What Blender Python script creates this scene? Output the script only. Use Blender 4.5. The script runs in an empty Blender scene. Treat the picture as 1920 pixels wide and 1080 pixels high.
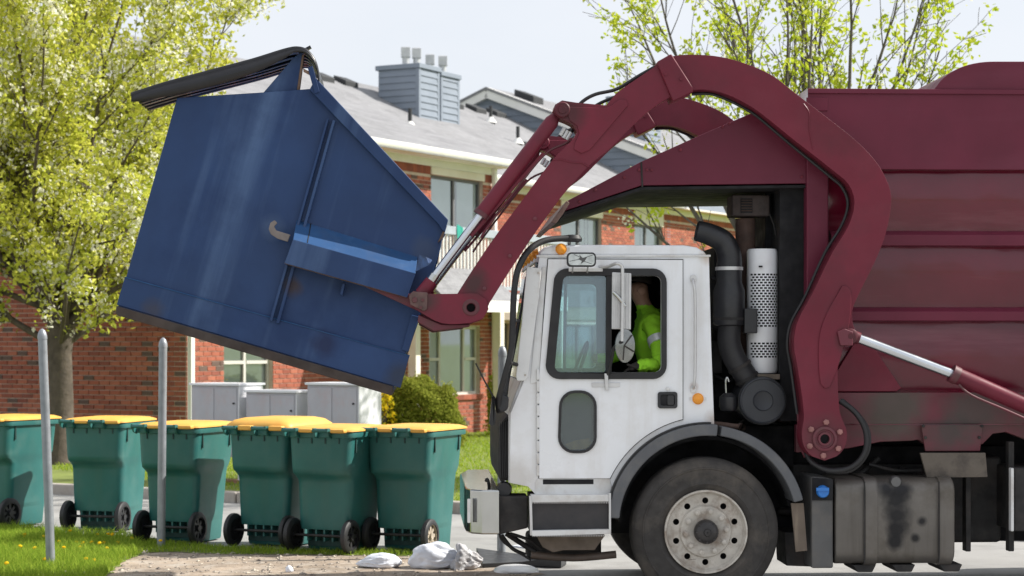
import bpy, bmesh, math, random
import numpy as np
from mathutils import Vector, Matrix
from mathutils.geometry import tessellate_polygon

# ---------------------------------------------------------------- camera, sky, sun, exposure
FOC = 3720.0            # focal length in photo pixels (1920 wide)
CAM_H = 1.9
scene = bpy.context.scene
col = bpy.data.collections.new('scene'); scene.collection.children.link(col)
cam_d = bpy.data.cameras.new('camera'); cam = bpy.data.objects.new('camera', cam_d); col.objects.link(cam)
cam.location = (0, 0, CAM_H); cam.rotation_euler = (math.pi/2, 0, 0)
cam_d.sensor_width = 36; cam_d.lens = FOC/1920*36; cam_d.shift_y = 100/1920
cam_d.clip_start = 0.1; cam_d.clip_end = 3000
cam_d.dof.use_dof = True; cam_d.dof.focus_distance = 14.4; cam_d.dof.aperture_fstop = 3.4
scene.camera = cam

SUN_AZ = Vector((0.988, 0.155)); SUN_EL = math.radians(40)
sdir = Vector((SUN_AZ.x*math.cos(SUN_EL), SUN_AZ.y*math.cos(SUN_EL), math.sin(SUN_EL))).normalized()
world = bpy.data.worlds.new('World'); scene.world = world; world.use_nodes = True
nt = world.node_tree; nt.nodes.clear()
N = nt.nodes.new; L = nt.links.new
wo = N('ShaderNodeOutputWorld'); bg = N('ShaderNodeBackground'); bg.inputs[1].default_value = 0.10
sky = N('ShaderNodeTexSky'); sky.sky_type = 'NISHITA'; sky.sun_disc = False
sky.sun_elevation = SUN_EL; sky.sun_rotation = math.atan2(SUN_AZ.x, SUN_AZ.y)
sky.air_density = 1.0; sky.dust_density = 1.5
tc = N('ShaderNodeTexCoord'); mp = N('ShaderNodeMapping'); mp.inputs['Scale'].default_value = (1.2, 1.2, 3.0)
nz = N('ShaderNodeTexNoise'); nz.inputs['Scale'].default_value = 2.2; nz.inputs['Detail'].default_value = 6; nz.inputs['Roughness'].default_value = .55
rp = N('ShaderNodeMapRange'); rp.inputs[1].default_value = .35; rp.inputs[2].default_value = .70; rp.inputs[3].default_value = .80; rp.inputs[4].default_value = .99
mx = N('ShaderNodeMix'); mx.data_type = 'RGBA'
mx.inputs[7].default_value = (6.3, 6.5, 6.9, 1)      # thin bright cloud veil
L(tc.outputs['Generated'], mp.inputs[0]); L(mp.outputs[0], nz.inputs['Vector']); L(nz.outputs[0], rp.inputs[0])
L(rp.outputs[0], mx.inputs[0]); L(sky.outputs[0], mx.inputs[6]); L(mx.outputs[2], bg.inputs[0]); L(bg.outputs[0], wo.inputs[0])
sun_d = bpy.data.lights.new('sun', 'SUN'); sun_d.energy = 4.8; sun_d.angle = math.radians(0.6); sun_d.color = (1, .955, .88)
sun = bpy.data.objects.new('sun', sun_d); col.objects.link(sun)
sun.rotation_euler = sdir.to_track_quat('Z', 'Y').to_euler(); sun.location = sdir*60
vs = scene.view_settings; vs.view_transform = 'Standard'; vs.look = 'None'; vs.gamma = 1; vs.exposure = 0.54; vs.use_curve_mapping = False
scene.cycles.max_bounces = 8; scene.cycles.transparent_max_bounces = 12; scene.cycles.use_denoising = True
scene.cycles.caustics_reflective = False; scene.cycles.caustics_refractive = False

# ---------------------------------------------------------------- helpers
def W(px, py, Y):                       # a point at real distance Y
    return Vector(((px-960)/FOC*Y, Y, CAM_H+(640-py)/FOC*Y))
def ground_y(py): return CAM_H*FOC/(py-640)

def tag(o, label=None, cat=None, group=None, kind=None):
    if label: o['label'] = label
    if cat: o['category'] = cat
    if group: o['group'] = group
    if kind: o['kind'] = kind
    return o
def thing(name, loc, label, cat, rot=(0, 0, 0), group=None):
    o = bpy.data.objects.new(name, None); col.objects.link(o)
    o.location = loc; o.rotation_euler = rot; o.empty_display_size = .2
    return tag(o, label, cat, group)
def world_loc(o):
    v = Vector((0, 0, 0))
    while o is not None:
        v += o.location; o = o.parent
    return v

class B:
    """collects geometry; build() links ONE mesh object"""
    def __init__(s): s.v = []; s.f = []; s.m = []
    def add(s, vs_, fs_, mi=0):
        o = len(s.v); s.v += [tuple(p) for p in vs_]; s.f += [tuple(i+o for i in f) for f in fs_]; s.m += [mi]*len(fs_)
        return s
    def box(s, x0, x1, y0, y1, z0, z1, fn=None, mi=0):
        p = [(x, y, z) for x in (x0, x1) for y in (y0, y1) for z in (z0, z1)]
        if fn: p = [fn(*q) for q in p]
        return s.add(p, [(0, 1, 3, 2), (4, 6, 7, 5), (0, 4, 5, 1), (2, 3, 7, 6), (0, 2, 6, 4), (1, 5, 7, 3)], mi)
    def bar(s, a, b, w, h, up=(0, 0, 1), mi=0):
        a, b = Vector(a), Vector(b); d = (b-a).normalized(); r = d.cross(Vector(up))
        if r.length < 1e-4: r = d.cross(Vector((0, 1, 0)))
        r.normalize(); q = r.cross(d); r *= w/2; q *= h/2
        p = [c+i*r+j*q for c in (a, b) for i, j in ((-1, -1), (1, -1), (1, 1), (-1, 1))]
        return s.add(p, [(0, 1, 2, 3), (7, 6, 5, 4), (0, 4, 5, 1), (1, 5, 6, 2), (2, 6, 7, 3), (3, 7, 4, 0)], mi)
    def prism(s, pts, y0, y1, holes=(), mi=0):
        """polygon in (x,z), extruded in y; holes cut through"""
        loops = [list(pts)]+[list(h) for h in holes]
        flat = [q for l in loops for q in l]; n = len(flat)
        vv = [(x, y0, z) for x, z in flat]+[(x, y1, z) for x, z in flat]
        if holes:
            tris = tessellate_polygon([[Vector((x, z, 0)) for x, z in l] for l in loops])
            ff = [tuple(t) for t in tris]+[tuple(i+n for i in reversed(t)) for t in tris]
        else:
            ff = [tuple(range(n)), tuple(range(2*n-1, n-1, -1))]
        o = 0
        for l in loops:
            k = len(l)
            ff += [(o+i, o+(i+1) % k, n+o+(i+1) % k, n+o+i) for i in range(k)]
            o += k
        return s.add(vv, ff, mi)
    def tube(s, path, rad, n=8, cap=True, mi=0):
        path = [Vector(p) for p in path]
        if not hasattr(rad, '__len__'): rad = [rad]*len(path)
        vv = []; ff = []; ref = None
        for i, p in enumerate(path):
            a = path[max(i-1, 0)]; b = path[min(i+1, len(path)-1)]; d = (b-a).normalized()
            if ref is None:
                ref = d.orthogonal().normalized()
            ref = ref-d*ref.dot(d)
            if ref.length < 1e-5: ref = d.orthogonal()
            ref.normalize(); q = d.cross(ref)
            for k in range(n):
                t = 2*math.pi*k/n
                vv.append(p+(ref*math.cos(t)+q*math.sin(t))*rad[i])
        for i in range(len(path)-1):
            for k in range(n):
                k2 = (k+1) % n
                ff.append((i*n+k, i*n+k2, (i+1)*n+k2, (i+1)*n+k))
        if cap:
            ff.append(tuple(reversed(range(n)))); ff.append(tuple((len(path)-1)*n+k for k in range(n)))
        return s.add(vv, ff, mi)
    def lathe(s, prof, c, axis=(0, 1, 0), n=32, mi=0, cap=True):
        """prof: [(radius, offset along axis)]"""
        c = Vector(c); ax = Vector(axis).normalized(); e1 = ax.orthogonal().normalized(); e2 = ax.cross(e1)
        vv = []; ff = []
        for r, h in prof:
            for k in range(n):
                t = 2*math.pi*k/n
                vv.append(c+ax*h+(e1*math.cos(t)+e2*math.sin(t))*max(r, 1e-4))
        for i in range(len(prof)-1):
            for k in range(n):
                k2 = (k+1) % n
                ff.append((i*n+k, i*n+k2, (i+1)*n+k2, (i+1)*n+k))
        if cap:
            ff.append(tuple(reversed(range(n)))); ff.append(tuple((len(prof)-1)*n+k for k in range(n)))
        return s.add(vv, ff, mi)
    def loft(s, rings, cap=True, mi=0):
        n = len(rings[0]); vv = [p for r in rings for p in r]; ff = []
        for i in range(len(rings)-1):
            for k in range(n):
                k2 = (k+1) % n
                ff.append((i*n+k, i*n+k2, (i+1)*n+k2, (i+1)*n+k))
        if cap:
            ff.append(tuple(reversed(range(n)))); ff.append(tuple((len(rings)-1)*n+k for k in range(n)))
        return s.add(vv, ff, mi)
    def build(s, name, mats, parent=None, local=False, bevel=0, seg=2, ang=38, label=None, smooth=True, fixn=True):
        me = bpy.data.meshes.new(name)
        off = Vector((0, 0, 0)) if (local or parent is None) else world_loc(parent)
        me.from_pydata([(p[0]-off.x, p[1]-off.y, p[2]-off.z) for p in s.v], [], s.f)
        if not isinstance(mats, (list, tuple)): mats = [mats]
        for m in mats: me.materials.append(m)
        if len(mats) > 1: me.polygons.foreach_set('material_index', s.m)
        if fixn:
            bm = bmesh.new(); bm.from_mesh(me); bmesh.ops.recalc_face_normals(bm, faces=bm.faces[:]); bm.to_mesh(me); bm.free()
        if smooth:
            me.polygons.foreach_set('use_smooth', [True]*len(me.polygons)); me.set_sharp_from_angle(angle=math.radians(ang))
        me.update()
        o = bpy.data.objects.new(name, me); col.objects.link(o); o.parent = parent
        if bevel:
            b = o.modifiers.new('bevel', 'BEVEL'); b.width = bevel; b.segments = seg; b.limit_method = 'ANGLE'; b.angle_limit = math.radians(32); b.harden_normals = True
        if label: o['label'] = label
        return o

def circ(cx, cz, r, n=24, a0=0, a1=360, end=False):
    k = n+1 if end else n
    return [(cx+r*math.cos(math.radians(a0+(a1-a0)*i/n)), cz+r*math.sin(math.radians(a0+(a1-a0)*i/n))) for i in range(k)]
def rrect(x0, z0, x1, z1, r, n=5):
    out = []
    for cx, cz, a in ((x1-r, z1-r, 0), (x0+r, z1-r, 90), (x0+r, z0+r, 180), (x1-r, z0+r, 270)):
        out += circ(cx, cz, r, n, a, a+90, True)
    return out
def smooth_poly(p, lim=38, sub=3):
    """Catmull-Rom through the points whose turn is gentle"""
    n = len(p); P = [Vector(q) for q in p]; turn = []
    for i in range(n):
        a = P[i]-P[i-1]; b = P[(i+1) % n]-P[i]
        turn.append(math.degrees(abs(a.angle_signed(b, 0))))
    out = []
    for i in range(n):
        out.append(tuple(P[i])); j = (i+1) % n
        if turn[i] < lim and turn[j] < lim and (turn[i] > 2 or turn[j] > 2):
            p0, p1, p2, p3 = P[i-1], P[i], P[j], P[(j+1) % n]
            L = (p2-p1).length
            m1 = (p2-p0).normalized()*L; m2 = (p3-p1).normalized()*L
            for k in range(1, sub):
                t = k/sub
                out.append(tuple((2*t**3-3*t*t+1)*p1+(t**3-2*t*t+t)*m1+(-2*t**3+3*t*t)*p2+(t**3-t*t)*m2))
    return out
def spline(pts, sub=6):
    P = [Vector(p) for p in pts]; out = []
    for i in range(len(P)-1):
        p0 = P[max(i-1, 0)]; p1 = P[i]; p2 = P[i+1]; p3 = P[min(i+2, len(P)-1)]
        for k in range(sub):
            t = k/sub
            out.append(.5*((2*p1)+(p2-p0)*t+(2*p0-5*p1+4*p2-p3)*t*t+(3*p1-p0-3*p2+p3)*t**3))
    out.append(P[-1]); return out

# ---------------------------------------------------------------- materials
MATS = {}
TR0 = Vector((440/FOC*15.3, 15.3, 0))          # truck origin
def TS(px, py, Y=14.1): return tuple(W(px, py, Y)-TR0)
def M(name, c, rough=.5, metal=0, var=.12, vs=5, bump=0, bs=60, coat=0, dirt=None, streak=None, trans=0, island=0, spec=.5, wave=0, spots=()):
    """procedural principled material.  dirt=(colour, amount, scale)  streak=(colour, amount, (sx,sy,sz))"""
    if name in MATS: return MATS[name]
    m = bpy.data.materials.new(name); m.use_nodes = True; t = m.node_tree; b = t.nodes['Principled BSDF']
    N = t.nodes.new; L = t.links.new
    tcn = N('ShaderNodeTexCoord'); co = tcn.outputs['Object']
    def noise(scale, detail=5, vec=None, rgh=.55):
        n = N('ShaderNodeTexNoise'); n.inputs['Scale'].default_value = scale; n.inputs['Detail'].default_value = detail; n.inputs['Roughness'].default_value = rgh
        L(vec or co, n.inputs['Vector']); return n.outputs[0]
    def rng(v, a, b_, lo, hi):
        r = N('ShaderNodeMapRange'); r.inputs[1].default_value = a; r.inputs[2].default_value = b_; r.inputs[3].default_value = lo; r.inputs[4].default_value = hi
        L(v, r.inputs[0]); return r.outputs[0]
    def mix(f, a, b_, mode='MIX'):
        x = N('ShaderNodeMix'); x.data_type = 'RGBA'; x.blend_type = mode
        if isinstance(f, float): x.inputs[0].default_value = f
        else: L(f, x.inputs[0])
        for i, q in ((6, a), (7, b_)):
            if isinstance(q, tuple): x.inputs[i].default_value = (*q[:3], 1)
            else: L(q, x.inputs[i])
        return x.outputs[2]
    lo = tuple(max(0, k*(1-var)) for k in c); hi = tuple(min(1, k*(1+var)) for k in c)
    cur = mix(rng(noise(vs), .3, .7, 0, 1), lo, hi)
    if island:
        g = N('ShaderNodeNewGeometry'); hs = N('ShaderNodeHueSaturation')
        L(rng(g.outputs['Random Per Island'], 0, 1, 1-island, 1+island), hs.inputs['Value'])
        L(rng(g.outputs['Random Per Island'], 0, 1, .5-.03*island, .5+.03*island), hs.inputs['Hue'])
        L(cur, hs.inputs['Color']); cur = hs.outputs[0]
    rgh = rng(noise(vs*2.3), .3, .7, max(.03, rough*.82), min(1, rough*1.2)); 
    if streak:
        sc_, amt, s3 = streak; mpn = N('ShaderNodeMapping'); mpn.inputs['Scale'].default_value = s3; L(co, mpn.inputs[0])
        f = rng(noise(1, 6, mpn.outputs[0], .6), .52, .72, 0, amt)
        cur = mix(f, cur, sc_)
    if dirt:
        dc, amt, ds = dirt
        f = rng(noise(ds, 8, None, .65), .47, .68, 0, amt)
        cur = mix(f, cur, dc)
        rm = N('ShaderNodeMix'); L(f, rm.inputs[0]); L(rgh, rm.inputs[2]); rm.inputs[3].default_value = .85; rgh = rm.outputs[0]
    for (sp, sr, scol, samt) in spots:                    # grease and grime patches at fixed places, edges broken by noise
        vd = N('ShaderNodeVectorMath'); vd.operation = 'DISTANCE'; L(co, vd.inputs[0]); vd.inputs[1].default_value = sp
        md = N('ShaderNodeMath'); md.operation = 'MULTIPLY_ADD'; L(noise(7, 6), md.inputs[0]); md.inputs[1].default_value = sr*.9; L(vd.outputs['Value'], md.inputs[2])
        cur = mix(rng(md.outputs[0], sr*.75, sr*1.35, samt, 0), cur, scol)
    L(cur, b.inputs['Base Color']); L(rgh, b.inputs['Roughness'])
    b.inputs['Metallic'].default_value = metal; b.inputs['Specular IOR Level'].default_value = spec
    if coat: b.inputs['Coat Weight'].default_value = coat; b.inputs['Coat Roughness'].default_value = .12
    if trans: b.inputs['Transmission Weight'].default_value = trans
    if bump or wave:
        h = None
        if bump:
            bn = N('ShaderNodeBump'); bn.inputs['Strength'].default_value = 1; bn.inputs['Distance'].default_value = bump
            L(noise(bs, 6), bn.inputs['Height']); h = bn
        if wave:
            b2 = N('ShaderNodeBump'); b2.inputs['Strength'].default_value = 1; b2.inputs['Distance'].default_value = wave
            L(noise(1.6, 2), b2.inputs['Height'])
            if h: L(h.outputs[0], b2.inputs['Normal'])
            h = b2
        L(h.outputs[0], b.inputs['Normal'])
    MATS[name] = m; return m
def glass(name, tint, alpha=.25, rough=.03, refl=.04):
    """thin window pane: tinted transparent mixed with a mirror-like gloss"""
    if name in MATS: return MATS[name]
    m = bpy.data.materials.new(name); m.use_nodes = True; t = m.node_tree; t.nodes.clear(); N = t.nodes.new; L = t.links.new
    o = N('ShaderNodeOutputMaterial'); tr = N('ShaderNodeBsdfTransparent'); tr.inputs[0].default_value = (*tint, 1)
    gl = N('ShaderNodeBsdfGlossy'); gl.inputs['Roughness'].default_value = rough; gl.inputs[0].default_value = (.9, .95, 1, 1)
    df = N('ShaderNodeBsdfDiffuse'); df.inputs[0].default_value = (.55, .68, .75, 1)
    lw = N('ShaderNodeFresnel'); lw.inputs[0].default_value = 1.5
    ad = N('ShaderNodeMath'); ad.operation = 'ADD'; ad.inputs[1].default_value = refl; L(lw.outputs[0], ad.inputs[0])
    m1 = N('ShaderNodeMixShader'); m1.inputs[0].default_value = alpha; L(tr.outputs[0], m1.inputs[1]); L(df.outputs[0], m1.inputs[2])
    m2 = N('ShaderNodeMixShader'); L(ad.outputs[0], m2.inputs[0]); L(m1.outputs[0], m2.inputs[1]); L(gl.outputs[0], m2.inputs[2]); L(m2.outputs[0], o.inputs[0])
    MATS[name] = m; return m
def leafmat(name, c, c2, island=.35):
    if name in MATS: return MATS[name]
    m = bpy.data.materials.new(name); m.use_nodes = True; t = m.node_tree; t.nodes.clear(); N = t.nodes.new; L = t.links.new
    o = N('ShaderNodeOutputMaterial'); g = N('ShaderNodeNewGeometry')
    mx = N('ShaderNodeMix'); mx.data_type = 'RGBA'; mx.inputs[6].default_value = (*c, 1); mx.inputs[7].default_value = (*c2, 1); L(g.outputs['Random Per Island'], mx.inputs[0])
    d = N('ShaderNodeBsdfDiffuse'); tl = N('ShaderNodeBsdfTranslucent'); L(mx.outputs[2], d.inputs[0]); L(mx.outputs[2], tl.inputs[0])
    ms = N('ShaderNodeMixShader'); ms.inputs[0].default_value = .45; L(d.outputs[0], ms.inputs[1]); L(tl.outputs[0], ms.inputs[2])
    L(ms.outputs[0], o.inputs[0]); MATS[name] = m; return m

maroon = M('maroon_paint', (.135, .018, .040), .42, var=.14, vs=1.5, spec=.28, streak=((.18, .045, .075), .35, (.6, .6, 4)), dirt=((.10, .022, .038), .35, 2.2), bump=.0006, bs=8)
maroon_arm = M('maroon_arm_paint', (.152, .016, .033), .45, var=.16, vs=2.2, spec=.3, dirt=((.10, .028, .038), .45, 3.5), bump=.0006, bs=30, streak=((.20, .045, .065), .35, (1.2, 1.2, 1.2)), spots=[(TS(1066, 212), .17, (.05, .02, .022), .75), (TS(890, 530), .15, (.045, .03, .03), .8), (TS(800, 565), .12, (.06, .035, .035), .8), (TS(1596, 640), .14, (.06, .025, .028), .8), (TS(1550, 824), .22, (.085, .04, .042), .6)])
maroon_gloss = M('maroon_gloss_paint', (.118, .006, .020), .20, var=.25, vs=1.2, coat=.45, wave=.07, spec=.4, streak=((.25, .085, .105), .55, (.45, .45, 4.5)))  # pale streaks paint the panel highlights into the colour
maroon_dirty = M('maroon_grimy_paint', (.125, .020, .034), .5, var=.2, vs=2, dirt=((.075, .062, .050), .9, 1.7), streak=((.06, .045, .04), .5, (.5, .5, 7)), spots=[(TS(1690, 765, 14.4), .32, (.070, .060, .048), .85), (TS(1840, 770, 14.4), .30, (.060, .052, .045), .8), (TS(1790, 815, 14.4), .2, (.05, .045, .04), .8)])
white_paint = M('white_paint', (.83, .85, .88), .32, var=.02, vs=1.5, coat=.2, dirt=((.55, .52, .47), .30, 3), streak=((.50, .45, .38), .28, (7, 7, .7)), spots=[(TS(1060, 925, 14.28), .20, (.42, .38, .33), .5), (TS(1345, 790, 14.28), .12, (.40, .30, .22), .6), (TS(965, 900, 14.28), .25, (.45, .41, .36), .5), (TS(1304, 725, 14.28), .05, (.42, .24, .14), .6), (TS(1330, 482, 14.28), .08, (.45, .33, .22), .5)])
white_dirty = M('white_worn_paint', (.72, .73, .73), .4, var=.05, vs=3, dirt=((.36, .30, .24), .5, 4))
black_rub = M('black_rubber', (.018, .018, .020), .55, var=.3, vs=4, bump=.0008, bs=90)
black_plastic = M('black_plastic', (.016, .017, .020), .38, var=.25, vs=5, dirt=((.07, .065, .06), .3, 6))
dark_metal = M('dark_chassis_metal', (.020, .019, .019), .7, var=.4, vs=5, dirt=((.07, .055, .045), .45, 5))
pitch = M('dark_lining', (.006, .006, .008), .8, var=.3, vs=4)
tyre_m = M('tyre_rubber', (.034, .031, .029), .75, var=.25, vs=6, dirt=((.11, .095, .08), .7, 4), bump=.0012, bs=120)
rim_m = M('wheel_painted_steel', (.50, .47, .42), .5, var=.15, vs=8, dirt=((.20, .14, .10), .75, 9))
hub_m = M('greasy_hub', (.045, .042, .042), .45, metal=.3, var=.3, vs=10)
chrome = M('polished_steel', (.52, .53, .52), .14, metal=1, var=.06, vs=6)
rod_m = M('cylinder_rod_steel', (.62, .65, .69), .24, metal=1, var=.05, vs=3)
alu = M('ribbed_aluminium', (.62, .62, .62), .42, metal=.55, var=.1, vs=8)
steel_grey = M('galvanised_steel', (.27, .29, .315), .5, metal=.35, var=.15, vs=9, streak=((.38, .40, .43), .5, (30, 30, 2)))
tank_m = M('grimy_aluminium_tank', (.15, .138, .125), .42, metal=.45, var=.18, vs=2.5, dirt=((.10, .085, .065), .7, 2.4), streak=((.08, .07, .058), .65, (9, 9, .6)), spots=[(TS(x_, y_, 14.2), r_, (.010, .010, .012), .95) for x_, y_, r_ in ((1668, 918, .10), (1700, 922, .10), (1686, 940, .14), (1690, 968, .135), (1688, 995, .115), (1686, 1018, .085), (1737, 980, .05), (1724, 1012, .045))])
oil_m = M('oil_stain', (.012, .012, .014), .3, var=.2)
rust_pipe = M('rusty_exhaust_pipe', (.075, .045, .035), .8, var=.35, vs=9, bump=.001, bs=60)
fender_m = M('grey_plastic_fender', (.10, .105, .115), .5, var=.15, vs=4, dirt=((.20, .19, .17), .45, 5))
amber = M('amber_lens', (.85, .33, .03), .2, var=.1)
cab_glass = glass('cab_window_glass', (.80, .95, .98), .20)
cab_glass_low = glass('dusty_door_glass', (.62, .68, .64), .07, .05)
blue_cap = M('blue_cap_plastic', (.03, .20, .62), .4)
hivis = M('hi_vis_lime_cloth', (.36, .78, .03), .8, var=.12, vs=14, bump=.004, bs=16)
# ---------------------------------------------------------------- ground, road, kerb, lawn
TH = math.radians(28.6)
U2 = Vector((math.sin(TH), math.cos(TH)))          # along the facade, away from the camera
N2 = Vector((math.cos(TH), -math.sin(TH)))         # out of the facade
CORN = Vector((-5.07, 30.9))                       # near corner of the apartment building
def site(n, u, z=0):                               # n along the bin row (to the right), u away from it
    return Vector((n*N2.x+u*U2.x, n*N2.y+u*U2.y, z))
def bpos(s, d, z):                                 # s along the facade, d back from the facade
    p = CORN+U2*s-N2*d
    return (p.x, p.y, z)

asphalt = M('pale_worn_asphalt', (.33, .325, .315), .9, var=.12, vs=.9, bump=.004, bs=70, dirt=((.17, .165, .16), .6, 1.3))
dirt_m = M('packed_dirt', (.34, .27, .205), .95, var=.3, vs=2.2, bump=.02, bs=16, dirt=((.47, .42, .36), .75, 4), streak=((.17, .13, .10), .8, (1.3, 2.6, 1)))
soil_m = M('lawn_soil', (.17, .21, .045), .95, var=.25, vs=2.5, bump=.01, bs=20)
conc_m = M('kerb_concrete', (.42, .39, .35), .9, var=.12, vs=4, bump=.003, bs=60, dirt=((.27, .22, .18), .6, 3))

b = B(); b.add([(-900, -300, -.05), (900, -300, -.05), (900, 1800, -.05), (-900, 1800, -.05)], [(0, 1, 2, 3)])
tag(b.build('ground', soil_m, fixn=False), kind='structure')
b = B(); b.add([site(-40, -30, 0), site(60, -30, 0), site(60, 18.9, 0), site(-40, 18.9, 0)], [(0, 1, 2, 3)])
tag(b.build('road', asphalt, fixn=False), kind='structure')
kerb = bpy.data.objects.new('kerb', None); col.objects.link(kerb); tag(kerb, kind='structure')
for i in range(22):
    n0 = -26+i*2.4
    B().box(n0+.006, n0+2.394, 18.9, 19.06, -.02, .13, lambda n, u, z: site(n, u, z)).build('kerb_stone', conc_m, kerb, bevel=.02)
b = B(); b.add([site(-60, 19.06, .12), site(60, 19.06, .12), site(60, 90, .12), site(-60, 90, .12)], [(0, 1, 2, 3)])
tag(b.build('lawn', soil_m, fixn=False), kind='structure')

# rough edged sheets: dirt verge and grass verge
rg = np.random.default_rng(5)
def in_poly(x, y, poly):
    c = np.zeros(len(x), bool); j = len(poly)-1
    for i in range(len(poly)):
        xi, yi = poly[i]; xj, yj = poly[j]
        m = ((yi > y) != (yj > y)) & (x < (xj-xi)*(y-yi)/(yj-yi+1e-12)+xi); c ^= m; j = i
    return c
def G(px, py): return W(px, py, ground_y(py)).xy
def ragged(pts, amp=.05, step=.09):
    out = []
    for i in range(len(pts)):
        a, b_ = Vector(pts[i]), Vector(pts[(i+1) % len(pts)]); k = max(1, int((b_-a).length/step)); nrm = (b_-a).orthogonal().normalized()
        for t in range(k): out.append(tuple(a+(b_-a)*t/k+nrm*rg.normal(0, amp)))
    return out
def sheet(name, pts, z, mat, kind='structure'):
    b = B(); b.add([(x, y, z) for x, y in pts], [tuple(range(len(pts)))])
    return tag(b.build(name, mat, fixn=False, smooth=False), kind=kind)
dirt_poly = ragged([G(-160, 1250), G(-60, 1120), G(150, 1060), G(260, 1030), G(420, 1029), G(640, 1036), G(860, 1043), G(935, 1052), G(1010, 1075), G(990, 1250)], .03)
sheet('dirt_verge', dirt_poly, .004, dirt_m)
grass_poly = [G(-500, 1300), G(-500, 985), G(-100, 985), G(40, 990), G(120, 1003), G(260, 1008), G(330, 1020), G(420, 1027), G(540, 1032), G(690, 1035), G(850, 1040), G(855, 1047), G(760, 1044), G(560, 1041), G(420, 1040), G(330, 1036), G(270, 1038), G(230, 1056), G(195, 1085), G(120, 1300)]
grass_poly = [(p.x, p.y) for p in grass_poly]
sheet('grass_verge', ragged(grass_poly, .02), .008, soil_m)

def blades(name, pts, hmin, hmax, w, mats, zbase, lean=.5, weights=None):
    n = len(pts); a = rg.uniform(0, 2*np.pi, n); h = rg.uniform(hmin, hmax, n)*(1 if weights is None else weights)
    dx, dy = np.cos(a), np.sin(a); lx, ly = rg.normal(0, lean, n)*h, rg.normal(0, lean, n)*h
    ww = w*rg.uniform(.6, 1.3, n)
    v = np.zeros((n, 5, 3)); x, y = pts[:, 0], pts[:, 1]
    for k, (s_, t) in enumerate(((-1, 0), (1, 0), (.7, .55), (-.7, .55), (0, 1))):
        v[:, k, 0] = x+dx*ww*s_*(1 if k < 4 else 0)+lx*t**1.8; v[:, k, 1] = y+dy*ww*s_*(1 if k < 4 else 0)+ly*t**1.8; v[:, k, 2] = zbase+h*t*(1-.15*t)
    i = np.arange(n)[:, None]*5
    f = [tuple(r) for r in (i+np.array([[0, 1, 2, 3]])).tolist()]+[tuple(r) for r in (i+np.array([[3, 2, 4]])).tolist()]
    me = bpy.data.meshes.new(name); me.from_pydata(v.reshape(-1, 3).tolist(), [], f); me.materials.append(mats)
    o = bpy.data.objects.new(name, me); col.objects.link(o); return o
def scatter(poly, n):
    p = np.array(poly); lo, hi = p.min(0), p.max(0); q = rg.uniform(lo, hi, (n, 2)); return q[in_poly(q[:, 0], q[:, 1], poly)]
grass_leaf = leafmat('grass_blade', (.18, .30, .03), (.40, .50, .07))
lawn_leaf = leafmat('lawn_blade', (.20, .33, .025), (.42, .50, .06))
q = scatter([p for p in grass_poly if True], 230000)
q = q[(q[:, 1] > 15.4) & (q[:, 0]/q[:, 1] > -.29)]
px = 960+q[:, 0]/q[:, 1]*FOC
clump = .55+.45*np.sin(q[:, 0]*5.1+1.3*np.sin(q[:, 1]*4))*np.sin(q[:, 1]*6.3+q[:, 0]*2.1)
wt = np.clip(np.where(px < 260, 1.15, .62)*(.75+.5*clump), .25, 1.5)
tag(blades('verge_grass', q, .03, .11, .0032, grass_leaf, .006, .45, wt), 'fresh green grass growing on the verge round the posts and bins', 'grass', kind='stuff')
# lawn beyond the kerb, in front of the building
c2 = [site(-14, 19.07), site(4.5, 19.07), site(4.5, 27), bpos(12, -.2, 0), bpos(0, -.2, 0), bpos(0, 8, 0)]
q = scatter([(p[0], p[1]) for p in c2], 260000)
q = q[(np.abs(q[:, 0]/q[:, 1]) < .29)]
tag(blades('lawn_grass', q, .03, .075, .006, lawn_leaf, .115, .5), 'sunlit lawn grass between the kerb and the brick building', 'grass', kind='stuff')
# dandelions
dand = leafmat('dandelion_yellow', (.85, .55, .02), (.9, .68, .04))
b = B()
spots = [(95, 1017), (118, 1008), (100, 1022), (180, 1010), (168, 1030), (205, 1028), (225, 1022), (165, 1058), (12, 1070), (145, 1029), (260, 1018), (40, 1012), (62, 1035), (210, 1012), (190, 1036), (27, 1040), (290, 1026), (128, 1045), (70, 1060)]
for (sx, sy) in spots:
    for _ in range(rg.integers(1, 3)):
        g = G(sx+rg.uniform(-14, 14), sy+rg.uniform(0, 8)); h = rg.uniform(.05, .1)
        b.lathe([(.002, -.012), (.016, -.006), (.018, .002), (.006, .009)], (g.x, g.y, h), (rg.normal(0, .3), -.35+rg.normal(0, .3), 1), 9)
for _ in range(24):
    g = site(rg.uniform(-9, 2.5), rg.uniform(19.6, 25)); b.lathe([(.002, -.01), (.02, 0), (.006, .008)], (g.x, g.y, .2), (0, -.3, 1), 7)
tag(b.build('dandelion_flowers', dand), 'yellow dandelion heads dotted through the grass', 'flowers', kind='stuff')
# pebbles and crumbs on the dirt
b = B(); q = scatter(dirt_poly, 2600); q = q[q[:, 1] > 15.5]
for x, y in q[:2200]:
    r = abs(rg.normal(0, .011))+.004
    p = [Vector((x, y, .007))+Vector((i*r*rg.uniform(.7, 1.3), j*r*rg.uniform(.7, 1.3), k_*r*rg.uniform(.35, .75))) for i, j, k_ in ((0, 0, 1), (1, 0, 0), (0, 1, 0), (-1, 0, 0), (0, -1, 0), (0, 0, -1))]
    b.add(p, [(0, 1, 2), (0, 2, 3), (0, 3, 4), (0, 4, 1), (5, 2, 1), (5, 3, 2), (5, 4, 3), (5, 1, 4)])
tag(b.build('gravel', M('pebble', (.36, .31, .26), .9, island=.55), smooth=False, fixn=False), 'loose pebbles and crumbs strewn over the dirt verge', 'gravel', kind='stuff')
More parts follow.
